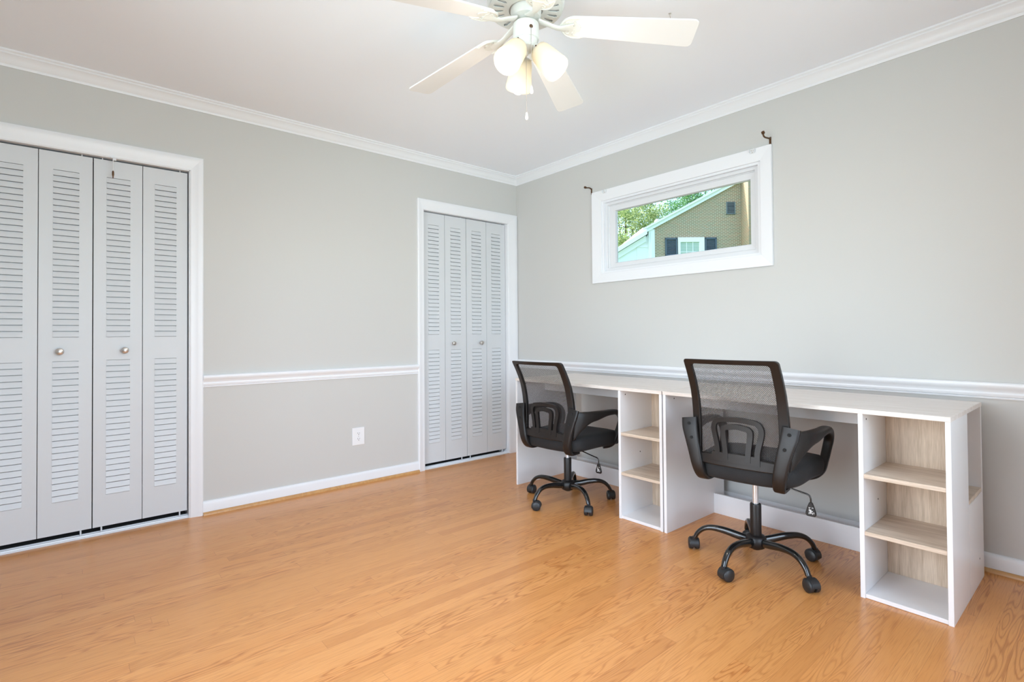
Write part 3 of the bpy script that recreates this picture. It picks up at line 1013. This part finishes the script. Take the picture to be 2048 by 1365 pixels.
chair = make_chair(0.0, R(177.5 - 4))
chair.location = (-0.668, -1.238, 0); chair.rotation_euler = (0, 0, R(4))
tag(chair, 'black mesh-back office chair at the corner desk, the farther and lower one', 'chair', 'two black office chairs at the desks')
chair = make_chair(0.05, R(177.5 - 5))
chair.location = (-0.676, -2.414, 0); chair.rotation_euler = (0, 0, R(5))
tag(chair, 'black mesh-back office chair nearer the camera, raised higher on its chrome gas lift', 'chair', 'two black office chairs at the desks')

# ------------------------------------------------------------------ ceiling fan
FX, FY = -1.698, -2.020
fan = empty('ceiling_fan', (FX, FY, H))
tag(fan, 'white five-blade ceiling fan with three lit frosted glass shades and pull chains', 'ceiling fan')
def fz(z): return z - H
bm = B()
lathe(bm, [(0.0, 0.0), (0.085, 0.0), (0.088, fz(2.41)), (0.105, fz(2.395)), (0.138, fz(2.380)), (0.149, fz(2.360)), (0.151, fz(2.330)), (0.147, fz(2.314)), (0.144, fz(2.310))], 48)
obj('motor_housing', bm, M['fan_white'], fan, smooth=35)
# slotted lower cover: a flat ring pierced by rounded slots
bm = B()
slots = 22
radii = [0.066, 0.088, 0.094, 0.124, 0.130, 0.144]
step = 10
na = slots * step
tv = [[bm.verts.new((r_ * math.cos(2 * PI * k / na), r_ * math.sin(2 * PI * k / na), fz(2.302 + 0.003 * (r_ > 0.14)))) for k in range(na)] for r_ in radii]
for i in range(len(radii) - 1):
    for k in range(na):
        ph = k % step
        hole_ = (i == 2 and 3 <= ph <= 7) or (i in (1, 3) and 4 <= ph <= 6)
        if hole_: continue
        k2 = (k + 1) % na
        bm.faces.new((tv[i][k], tv[i][k2], tv[i + 1][k2], tv[i + 1][k]))
vr_ = obj('vent_ring', bm, M['fan_white'], fan)
sm_ = vr_.modifiers.new('solid', 'SOLIDIFY'); sm_.thickness = 0.003
bm = B(); lathe(bm, [(0.0, fz(2.314)), (0.143, fz(2.316)), (0.143, fz(2.3095)), (0.0, fz(2.3095))], 48)
obj('motor_plate', bm, plain('motor_shadow_metal', (0.72, 0.72, 0.72), 0.5), fan, smooth=35)
bm = B()
lathe(bm, [(0.060, fz(2.314)), (0.060, fz(2.285)), (0.055, fz(2.272)), (0.030, fz(2.262)), (0.020, fz(2.258)), (0.020, fz(2.245))], 40)
obj('flywheel', bm, M['fan_white'], fan, smooth=35)
bm = B()
lathe(bm, [(0.0, fz(2.255)), (0.044, fz(2.252)), (0.050, fz(2.246)), (0.051, fz(2.190)), (0.049, fz(2.186)), (0.044, fz(2.184)), (0.044, fz(2.165)), (0.038, fz(2.152)), (0.020, fz(2.142)), (0.010, fz(2.138)), (0.008, fz(2.128)), (0.004, fz(2.124)), (0.0, fz(2.124))], 40)
obj('light_kit', bm, M['fan_white'], fan, smooth=35)
# blades and their scrolled brackets
droop = math.atan2(0.071, 0.64)
for k in range(5):
    az = R(-44.5) + k * 2 * PI / 5
    rot = Matrix.Rotation(az, 4, 'Z') @ Matrix.Translation((0, 0, fz(2.250))) @ Matrix.Rotation(droop, 4, 'Y')
    pit = rot @ Matrix.Translation((0.17, 0, 0)) @ Matrix.Rotation(R(-11), 4, 'X') @ Matrix.Translation((-0.17, 0, 0))
    bm = B()
    n = 10
    top = []
    pts = []
    r0, r1 = 0.150, 0.650
    def hw(x): return 0.050 + (0.068 - 0.050) * (x - r0) / (r1 - r0)
    # outline with rounded ends
    for i in range(9):
        a = PI / 2 + PI * i / 8
        pts.append((r0 + 0.034 + 0.034 * math.cos(a), hw(r0) * math.sin(a), 0))
    lower = [(r0 + 0.034 + (r1 - r0 - 0.064) * i / 8, -hw(r0 + (r1 - r0) * i / 8), 0) for i in range(9)]
    tip = []
    for i in range(7):
        a = -PI / 2 + (PI / 2) * i / 6
        tip.append((r1 - 0.025 + 0.022 * math.cos(a), -hw(r1) + 0.022 + 0.022 * math.sin(a), 0))
    for i in range(7):
        a = (PI / 2) * i / 6
        tip.append((r1 - 0.025 + 0.022 * math.cos(a), hw(r1) - 0.022 + 0.022 * math.sin(a), 0))
    upper = [(r0 + 0.034 + (r1 - r0 - 0.064) * i / 8, hw(r0 + (r1 - r0) * i / 8), 0) for i in range(8, -1, -1)]
    outl = pts[1:-1] + lower + tip + upper
    prism(bm, [pit @ Vector(q) for q in outl], pit.to_3x3() @ Vector((0, 0, 0.006)))
    bl = obj('blade', bm, M['blade'], fan, bevel=0.0015)
    # bracket: arm from the flywheel widening to a scrolled plate under the blade
    bm = B()
    arm = [(0.050, 0, 0.012, 0.020, 0.006), (0.085, 0, 0.004, 0.013, 0.006), (0.125, 0, -0.008, 0.012, 0.006), (0.160, 0, -0.006, 0.020, 0.005), (0.185, 0, -0.004, 0.030, 0.004)]
    path = []
    for x, y, z, w, t in smooth_path(arm, 5):
        v = rot @ Vector((x, y, z)); path.append((v.x, v.y, v.z, w, t))
    sv = rot.to_3x3() @ Vector((0, 1, 0))
    sweep(bm, path, side=tuple(sv), segs=14, power=2.6)
    # fan-shaped plate
    pl = []
    for i in range(13):
        a = -PI / 2 + PI * i / 12
        pl.append((0.155 + 0.0 - 0.020 * math.cos(a * 0.9) + 0.012, 0.036 * math.sin(a), -0.0035))
    fp = [(0.132, 0.009), (0.140, 0.024), (0.150, 0.039), (0.166, 0.049), (0.186, 0.0535), (0.205, 0.0535), (0.222, 0.050), (0.224, 0.046), (0.210, 0.045), (0.196, 0.040), (0.190, 0.032), (0.196, 0.023), (0.206, 0.017), (0.211, 0.009), (0.213, 0.0)]
    fp = fp + [(x, -y) for x, y in reversed(fp[:-1])]
    prism(bm, [pit @ Vector((x, y, -0.0045)) for x, y in fp], pit.to_3x3() @ Vector((0, 0, 0.0042)))
    # raised scrolls
    for s in (-1, 1):
        sc = smooth_path([(0.140, s * 0.014, 0), (0.150, s * 0.032, 0), (0.166, s * 0.045, 0), (0.190, s * 0.050, 0), (0.215, s * 0.048, 0)], 5)
        sweep(bm, [(*(pit @ Vector((x, y, -0.0055))), 0.0022, 0.0022) for x, y, z in sc], segs=8)
        sc = smooth_path([(0.158, s * 0.005, 0), (0.170, s * 0.014, 0), (0.168, s * 0.028, 0), (0.157, s * 0.026, 0), (0.158, s * 0.016, 0)], 5)
        sweep(bm, [(*(pit @ Vector((x, y, -0.0055))), 0.0020, 0.0020) for x, y, z in sc], segs=8)
        sc = smooth_path([(0.176, s * 0.003, 0), (0.188, s * 0.012, 0), (0.182, s * 0.026, 0), (0.186, s * 0.036, 0)], 5)
        sweep(bm, [(*(pit @ Vector((x, y, -0.0055))), 0.0018, 0.0018) for x, y, z in sc], segs=8)
    obj('blade_bracket', bm, M['fan_white'], fan, smooth=35)
# shades and bulbs
for az in (-60, 64, 191):
    a = R(az)
    dirh = Vector((math.cos(a), math.sin(a), 0))
    ax = (dirh * math.sin(R(40)) + Vector((0, 0, -math.cos(R(40))))).normalized()
    base_p = Vector((0, 0, fz(2.145))) + dirh * 0.044
    bm = B()
    lathe(bm, [(0.012, -0.030), (0.014, 0.0), (0.027, 0.004), (0.028, 0.018), (0.024, 0.020)], 24, base_p, ax)
    hold = obj('lamp_holder', bm, M['fan_white'], fan, smooth=35)
    for q in (0, 2.1, 4.2):
        sb = B()
        side_v = ax.cross(Vector((0, 0, 1))).normalized()
        up_v = side_v.cross(ax)
        dv = side_v * math.cos(q) + up_v * math.sin(q)
        lathe(sb, [(0.0018, 0.026), (0.0018, 0.034), (0.0032, 0.034), (0.0032, 0.037), (0.0, 0.038)], 10, base_p + ax * 0.010, dv)
        obj('thumb_screw', sb, M['bronze'], hold, smooth=40)
    bm = B()
    prof = [(0.026, 0.004), (0.036, 0.010), (0.041, 0.024), (0.0455, 0.060), (0.0495, 0.097), (0.052, 0.113), (0.0515, 0.123), (0.048, 0.129),
            (0.0455, 0.128), (0.048, 0.118), (0.047, 0.097), (0.0425, 0.060), (0.038, 0.026), (0.031, 0.014), (0.024, 0.008)]
    lathe(bm, prof, 40, base_p, ax, cap=False)
    obj('lamp_shade', bm, M['shade'], fan, smooth=50)
    bm = B()
    lathe(bm, [(0.012, 0.015), (0.013, 0.045), (0.020, 0.064), (0.029, 0.088), (0.032, 0.108), (0.029, 0.126), (0.020, 0.137), (0.010, 0.142), (0.0, 0.143)], 28, base_p, ax)
    obj('bulb', bm, M['bulb'], fan, smooth=60)
# the light the three bulbs give
for az in (-60, 64, 191):
    a = R(az)
    dirh = Vector((math.cos(a), math.sin(a), 0))
    ax = (dirh * math.sin(R(40)) + Vector((0, 0, -math.cos(R(40))))).normalized()
    p = Vector((FX, FY, 2.145)) + dirh * 0.044 + ax * 0.165
    sp_l = lamp('bulb_light', 'SPOT', 5.4, (1.0, 0.91, 0.80), p, direction=ax, radius=0.03)
    lamp('bulb_light', 'POINT', 1.1, (1.0, 0.92, 0.82), p, radius=0.03)
    sp_l.data.spot_size = R(165); sp_l.data.spot_blend = 0.75
# pull chains
for (dx, dy, z0, z1) in ((-0.0178, -0.0485, 2.214, 1.985), (0.0, 0.0, 2.124, 1.905)):
    bm = B()
    n = int((z0 - z1) / 0.0052)
    lathe(bm, [(0.0010, fz(z1)), (0.0010, fz(z0))], 8, (dx, dy, 0))
    for i in range(n):
        zz = fz(z0 - i * 0.0052)
        lathe(bm, [(0.0, -0.0016), (0.0016, -0.0006), (0.0016, 0.0006), (0.0, 0.0016)], 8, (dx, dy, zz))
    ch = obj('pull_chain', bm, M['nickel'], fan, smooth=60)
    bm = B()
    lathe(bm, [(0.0, 0.0), (0.003, -0.001), (0.0045, -0.010), (0.0062, -0.020), (0.0058, -0.027), (0.003, -0.031), (0.0, -0.032)], 16, (dx, dy, fz(z1)))
    obj('pull_fob', bm, M['fan_white'], ch, smooth=50)
bm = B(); lathe(bm, [(0.0, 0.0), (0.007, 0.0), (0.007, 0.0015), (0.003, 0.002)], 14, (-0.0174, -0.0478, fz(2.214)), (-0.34, -0.94, 0))
obj('chain_grommet', bm, M['bronze'], fan, smooth=40)

# ------------------------------------------------------------------ curtain hardware round the high window
def rod_bracket(loc, turned, label):
    b = empty('curtain_bracket', loc)
    tag(b, label, 'curtain bracket', 'bronze curtain rod brackets')
    bm = B()
    box(bm, -0.003, 0.0, -0.006, 0.006, -0.022, 0.026)
    obj('wall_plate', bm, M['bronze'], b, bevel=0.001)
    bm = B()
    if turned:
        pts = [(0.0, -0.002, 0.016), (-0.030, 0.002, 0.014), (-0.060, 0.004, 0.012), (-0.075, 0.005, 0.018), (-0.078, 0.006, 0.034)]
    else:
        pts = [(0.0, 0.0, 0.018), (-0.022, 0.001, 0.026), (-0.045, 0.002, 0.024), (-0.062, 0.003, 0.020), (-0.070, 0.003, 0.022)]
    sweep(bm, [(x, y, z, 0.0045, 0.0045) for x, y, z in smooth_path(pts, 5)], segs=10)
    e = pts[-1]
    lathe(bm, [(0.005, -0.008), (0.009, -0.006), (0.009, 0.006), (0.005, 0.008)], 14, (e[0], e[1], e[2]), (0, 0.3, 1) if turned else (1, 0, 0))
    obj('arm', bm, M['bronze'], b, smooth=45)
rod_bracket((0.0, -0.880, 2.128), False, 'small bronze curtain rod bracket above the left corner of the high window')
rod_bracket((0.0, -2.215, 2.132), True, 'small bronze curtain rod bracket above the right corner of the high window')
def clip(loc, label):
    c = empty('blind_clip', loc)
    tag(c, label, 'clip', 'clear blind clips on the window casing')
    bm = B()
    box(bm, -0.003, 0.0, -0.016, 0.016, -0.014, 0.010)
    box(bm, -0.016, 0.0, -0.016, -0.013, -0.008, 0.010)
    box(bm, -0.016, 0.0, 0.013, 0.016, -0.008, 0.010)
    obj('clip_body', bm, M['clear'], c, bevel=0.001)
    bm = B()
    for y, z in ((-0.007, 0.002), (0.006, 0.003), (0.0, -0.009)):
        lathe(bm, [(0.0, 0.0), (0.0032, 0.0), (0.0032, 0.0012), (0.0, 0.0016)], 12, (-0.003, y, z), (-1, 0, 0))
    obj('screw', bm, M['nickel'], c, smooth=40)
clip((-0.020, -1.022, 2.098), 'clear plastic clip on the top left of the window casing')
clip((-0.020, -2.122, 2.098), 'clear plastic clip on the top right of the window casing')

hk = empty('ceiling_hook', (-1.0525, -2.2449, 2.44))
tag(hk, 'tiny white hook in the ceiling beside the rightmost fan blade', 'hook')
bm = B(); sweep(bm, [(x, y, z, 0.0014, 0.0014) for x, y, z in smooth_path([(0, 0, 0), (0, 0, -0.010), (0.007, 0.003, -0.016), (0.008, 0.003, -0.024), (0.0, 0.0, -0.028), (-0.006, -0.002, -0.024)], 5)], segs=8)
obj('hook_wire', bm, M['nickel'], hk, smooth=50)
bm = B(); lathe(bm, [(0.005, 0.0), (0.005, -0.002), (0.0, -0.003)], 12)
obj('hook_base', bm, M['nickel'], hk, smooth=50)

# latch hook hanging from the head of the wide closet
lk = empty('door_hook', (-2.870, -0.012, 2.008))
tag(lk, 'thin white metal hook hanging from the head of the wide closet', 'hook')
bm = B()
box(bm, -0.010, 0.012, -0.004, 0.010, -0.005, 0.0)
box(bm, 0.002, 0.014, -0.006, -0.003, -0.018, 0.0)
obj('hook_plate', bm, M['vinyl'], lk, bevel=0.001)
bm = B(); sweep(bm, [(0.0, -0.006, -0.004, 0.0022, 0.0022), (0.0, -0.007, -0.04, 0.0022, 0.0022), (0.0, -0.008, -0.078, 0.0024, 0.0024)], segs=8)
obj('hook_rod', bm, M['vinyl'], lk, smooth=50)
bm = B(); lathe(bm, [(0.002, -0.074), (0.0045, -0.080), (0.005, -0.096), (0.003, -0.104), (0.002, -0.114), (0.0, -0.116)], 12, (0.0, -0.008, 0))
obj('hook_tip', bm, M['bronze'], lk, smooth=50)

# ------------------------------------------------------------------ outdoors, seen through the high window
bm = B()
box(bm, -25, 70, -25, 70, -1.3, -1.2)
structure(obj('ground', bm, M['lawn']), 'lawn outside')

HO = Vector((12.50067, 14.76432, 0.0)); HR = R(-40.3948)       # house frame: x along the gable wall, y away from us
house = empty('neighbour_house', HO, HR)
tag(house, 'brick house with white gable trim and dark shutters outside the window', 'house')
GL, PK, PZ, EZ = 6.60, 11.60, 8.52, 5.87
GR = 2 * PK - GL
bm = B()
prism(bm, [(GL, 0, -1.2), (GR, 0, -1.2), (GR, 0, EZ), (PK, 0, PZ), (GL, 0, EZ)], (0, 5.0, 0))
obj('brick_gable', bm, M['brick'], house)
# rake boards and roof
sl = (PZ - EZ) / (PK - GL)
def rake(x0, x1, z_in0, z_in1, w, y0, y1, name, mat):
    bm = B()
    prism(bm, [(x0, y0, z_in0), (x1, y0, z_in1), (x1, y0, z_in1 + w), (x0, y0, z_in0 + w)], (0, y1 - y0, 0))
    return obj(name, bm, mat, house)
rake(GL - 0.48, PK, EZ - sl * 0.48, PZ, 0.17, -0.12, 0.0, 'rake_board', M['white_out'])
rake(GL - 0.48, PK, EZ - sl * 0.48 + 0.17, PZ + 0.17, 0.09, -0.22, 0.0, 'rake_board', M['white_out'])
bm = B()
prism(bm, [(PK, -0.12, PZ), (GR + 0.48, -0.12, EZ - sl * 0.48), (GR + 0.48, -0.12, EZ - sl * 0.48 + 0.2), (PK, -0.12, PZ + 0.2)], (0, 0.12, 0))
obj('rake_board', bm, M['white_out'], house)
bm = B()
prism(bm, [(GL - 0.44, -0.08, EZ - sl * 0.44 + 0.16), (PK, -0.08, PZ + 0.16), (GR + 0.5, -0.08, EZ - sl * 0.5 + 0.16), (GR + 0.5, -0.08, EZ - sl * 0.5 + 0.24), (PK, -0.08, PZ + 0.25), (GL - 0.44, -0.08, EZ - sl * 0.44 + 0.23)], (0, 5.3, 0))
obj('roof', bm, M['roof'], house)
bm = B()
box(bm, GL - 0.28, GL, -0.03, 0.25, -1.2, EZ - 0.05)
box(bm, GL - 0.20, GL - 0.12, -0.07, -0.03, -1.2, EZ - 0.20)
box(bm, GL - 0.60, GL - 0.42, -0.22, 5.1, EZ - 0.30, EZ - 0.02)
obj('corner_board', bm, M['white_out'], house, bevel=0.01)
# low white wing at the left with a sloping roof edge
bm = B()
wx0 = 0.8
def wz(x): return 5.60 + (x - 6.12) * 0.60
prism(bm, [(wx0, 0.10, -1.2), (GL - 0.28, 0.10, -1.2), (GL - 0.28, 0.10, 5.60), (6.12, 0.10, wz(6.12) - 0.32), (wx0, 0.10, wz(wx0) - 0.32)], (0, 4.9, 0))
for i in range(2):
    pass
obj('white_wing', bm, M['white_out'], house)
bm = B()
prism(bm, [(wx0, -0.25, wz(wx0) - 0.10), (6.20, -0.25, wz(6.20) - 0.10), (6.20, -0.25, wz(6.20) + 0.12), (wx0, -0.25, wz(wx0) + 0.12)], (0, 5.2, 0))
prism(bm, [(wx0, -0.02, wz(wx0) - 0.40), (6.20, -0.02, wz(6.20) - 0.40), (6.20, -0.02, wz(6.20) - 0.12), (wx0, -0.02, wz(wx0) - 0.12)], (0, 0.12, 0))
obj('wing_fascia', bm, M['white_out'], house, bevel=0.01)
bm = B(); box(bm, 5.79, 5.83, 0.07, 0.10, -1.2, 5.02); box(bm, 5.79, 6.3, 0.07, 0.10, 4.99, 5.05)
obj('siding_batten', bm, M['white_out'], house)
# window with shutters
bm = B()
wx, wx2, wzt, wzb = 7.66, 8.87, 5.42, 3.80
for b_ in ((wx, wx2, wzt - 0.22, wzt), (wx, wx + 0.11, wzb, wzt - 0.22), (wx2 - 0.24, wx2, wzb, wzt - 0.22), (wx, wx2, wzb - 0.12, wzb)):
    box(bm, b_[0], b_[1], -0.08, 0.02, b_[2], b_[3])
wf = obj('house_window', bm, M['white_out'], house, bevel=0.008)
bm = B(); box(bm, wx + 0.11, wx2 - 0.24, -0.03, -0.02, wzb, wzt - 0.22)
mt_blind, nt_, bs_ = newmat('blinds_behind_glass')
tc_ = nt_.nodes.new('ShaderNodeTexCoord'); sp_ = nt_.nodes.new('ShaderNodeSeparateXYZ'); nt_.links.new(tc_.outputs['Object'], sp_.inputs[0])
w_ = math_node(nt_, 'GREATER_THAN', math_node(nt_, 'FRACT', math_node(nt_, 'MULTIPLY', sp_.outputs['Z'], 14.0)), 0.5)
mx_ = nt_.nodes.new('ShaderNodeMixRGB'); mx_.inputs[1].default_value = (0.30, 0.42, 0.34, 1); mx_.inputs[2].default_value = (0.52, 0.62, 0.54, 1)
nt_.links.new(w_, mx_.inputs[0]); nt_.links.new(mx_.outputs[0], bs_.inputs['Base Color'])
obj('pane', bm, mt_blind, wf)
bm = B()
for i in (1, 2):
    x = wx + 0.11 + (wx2 - wx - 0.35) * i / 3
    box(bm, x - 0.012, x + 0.012, -0.05, -0.03, wzb, wzt - 0.22)
for z in (4.75, 4.30): box(bm, wx + 0.11, wx2 - 0.24, -0.05, -0.03, z - 0.012, z + 0.012)
obj('muntin', bm, M['white_out'], wf)
for sx0, sx1 in ((7.07, 7.63), (8.90, 9.44)):
    bm = B()
    zt_, zb_ = 5.41, 3.75
    box(bm, sx0, sx0 + 0.07, -0.06, 0.0, zb_, zt_); box(bm, sx1 - 0.07, sx1, -0.06, 0.0, zb_, zt_)
    box(bm, sx0, sx1, -0.06, 0.0, zt_ - 0.08, zt_); box(bm, sx0, sx1, -0.06, 0.0, zb_, zb_ + 0.08)
    box(bm, sx0, sx1, -0.06, 0.0, 4.55, 4.63)
    z = zb_ + 0.1
    while z < zt_ - 0.1:
        prism(bm, [(sx0 + 0.07, -0.045, z), (sx0 + 0.07, -0.01, z + 0.05), (sx0 + 0.07, 0.0, z + 0.05), (sx0 + 0.07, -0.035, z - 0.005)], (sx1 - sx0 - 0.14, 0, 0))
        z += 0.06
    obj('shutter', bm, M['shutter'], house)
# gable vent
bm = B()
vx0, vx1, vz0, vz1 = 9.91, 10.32, 6.47, 7.05
box(bm, vx0, vx0 + 0.03, -0.05, 0.0, vz0, vz1); box(bm, vx1 - 0.03, vx1, -0.05, 0.0, vz0, vz1)
box(bm, vx0, vx1, -0.05, 0.0, vz1 - 0.03, vz1); box(bm, vx0, vx1, -0.05, 0.0, vz0, vz0 + 0.03)
box(bm, vx0, vx1, -0.004, 0.0, vz0, vz1, 1)
for i in range(8):
    z = vz0 + 0.05 + i * 0.064
    prism(bm, [(vx0 + 0.03, -0.05, z), (vx0 + 0.03, -0.01, z + 0.035), (vx0 + 0.03, -0.01, z + 0.045), (vx0 + 0.03, -0.05, z + 0.012)], (vx1 - vx0 - 0.06, 0, 0))
obj('gable_vent', bm, [M['vent'], M['dark']], house)
# chimney breast standing out from the gable
bm = B()
box(bm, 10.60, 12.60, -0.75, 0.02, -1.2, 10.2)
obj('chimney', bm, [M['brick_side']], house)
# roof pipe
bm = B()
lathe(bm, [(0.16, 5.6), (0.16, 6.62), (0.20, 6.62), (0.20, 6.72), (0.12, 6.80), (0.0, 6.80)], 16, (7.45, 2.4, 0))
obj('roof_pipe', bm, M['metal_out'], house, smooth=40)

# trees behind the house
def tree(name, loc, crown_r, crown_h, trunk_h, nleaf, mat, seed, label, size=0.16, clumps=60, trunk_r=0.28):
    rnd = random.Random(seed)
    t = empty(name, loc)
    tag(t, label, 'tree', 'trees behind the brick house')
    bm = B()
    top = trunk_h + crown_h
    path = [(0, 0, 0, trunk_r, trunk_r), (0.15, 0.1, trunk_h * 0.5, trunk_r * .8, trunk_r * .8), (-0.1, 0.1, trunk_h, trunk_r * .65, trunk_r * .65), (0.2, 0, trunk_h + crown_h * .5, trunk_r * .35, trunk_r * .35), (0.1, 0, trunk_h + crown_h * .85, 0.05, 0.05)]
    sweep(bm, smooth_path(path, 4), segs=10)
    for k in range(14):
        a = rnd.uniform(0, 2 * PI); z0 = trunk_h * .7 + rnd.uniform(0, .55) * crown_h
        L_ = crown_r * rnd.uniform(.55, .85); up = rnd.uniform(.25, .8)
        pts = [(0, 0, z0, .12, .12), (math.cos(a) * L_ * .5, math.sin(a) * L_ * .5, z0 + L_ * up * .45, .075, .075), (math.cos(a) * L_, math.sin(a) * L_, z0 + L_ * up, .02, .02)]
        sweep(bm, smooth_path(pts, 4), segs=7)
    obj('trunk', bm, M['bark'], t, smooth=50)
    cl = []
    for k in range(clumps):
        while True:
            x, y, z = rnd.uniform(-1, 1), rnd.uniform(-1, 1), rnd.uniform(-1, 1)
            d = x * x + y * y + z * z
            if 0.18 < d < 1: break
        cl.append((x * crown_r * .88, y * crown_r * .88, trunk_h + crown_h * .5 + z * crown_h * .5, rnd.uniform(.45, 1.0) * crown_r * 0.24))
    verts, faces = [], []
    for i in range(nleaf):
        cx, cy, cz, cr = cl[rnd.randrange(clumps)]
        v = Vector((rnd.gauss(0, 1), rnd.gauss(0, 1), rnd.gauss(0, 1))).normalized() * cr * (rnd.random() ** 0.4)
        p = Vector((cx, cy, cz)) + Vector((v.x * 1.25, v.y * 1.25, v.z * 0.8))
        u = Vector((rnd.gauss(0, 1), rnd.gauss(0, 1), rnd.gauss(0, .5))).normalized()
        w = u.cross(Vector((rnd.gauss(0, .5), rnd.gauss(0, .5), 1))).normalized()
        s = size * rnd.uniform(.6, 1.2)
        b = len(verts)
        verts += [p - u * s * .5, p + w * s * .32, p + u * s * .5, p - w * s * .32]
        faces.append((b, b + 1, b + 2, b + 3))
    me = bpy.data.meshes.new('foliage')
    me.from_pydata([tuple(v) for v in verts], [], faces)
    me.materials.append(mat)
    link('foliage', me, t)
    return t
def fwd(a, d):   # point at distance d forward of the room's corner line, a to the right
    return Vector((CAM.x + 0.64805 * d + 0.7616 * a, CAM.y + 0.7616 * d - 0.64805 * a, -1.2))
tree('leafy_tree', fwd(10.2, 47), 5.2, 10.5, 5.0, 42000, M['leaf'], 3, 'sunlit leafy tree showing at the left of the high window', clumps=190, size=0.2)
tree('leafy_tree', fwd(18.6, 50), 5.0, 9.0, 8.6, 30000, M['leaf2'], 5, 'darker leafy tree rising above the white gable trim', clumps=130, size=0.2)
tree('leafy_tree', fwd(2.6, 60), 5.5, 10.0, 6.0, 22000, M['leaf2'], 9, 'dark tree at the far left edge of the window view', clumps=120, size=0.24)
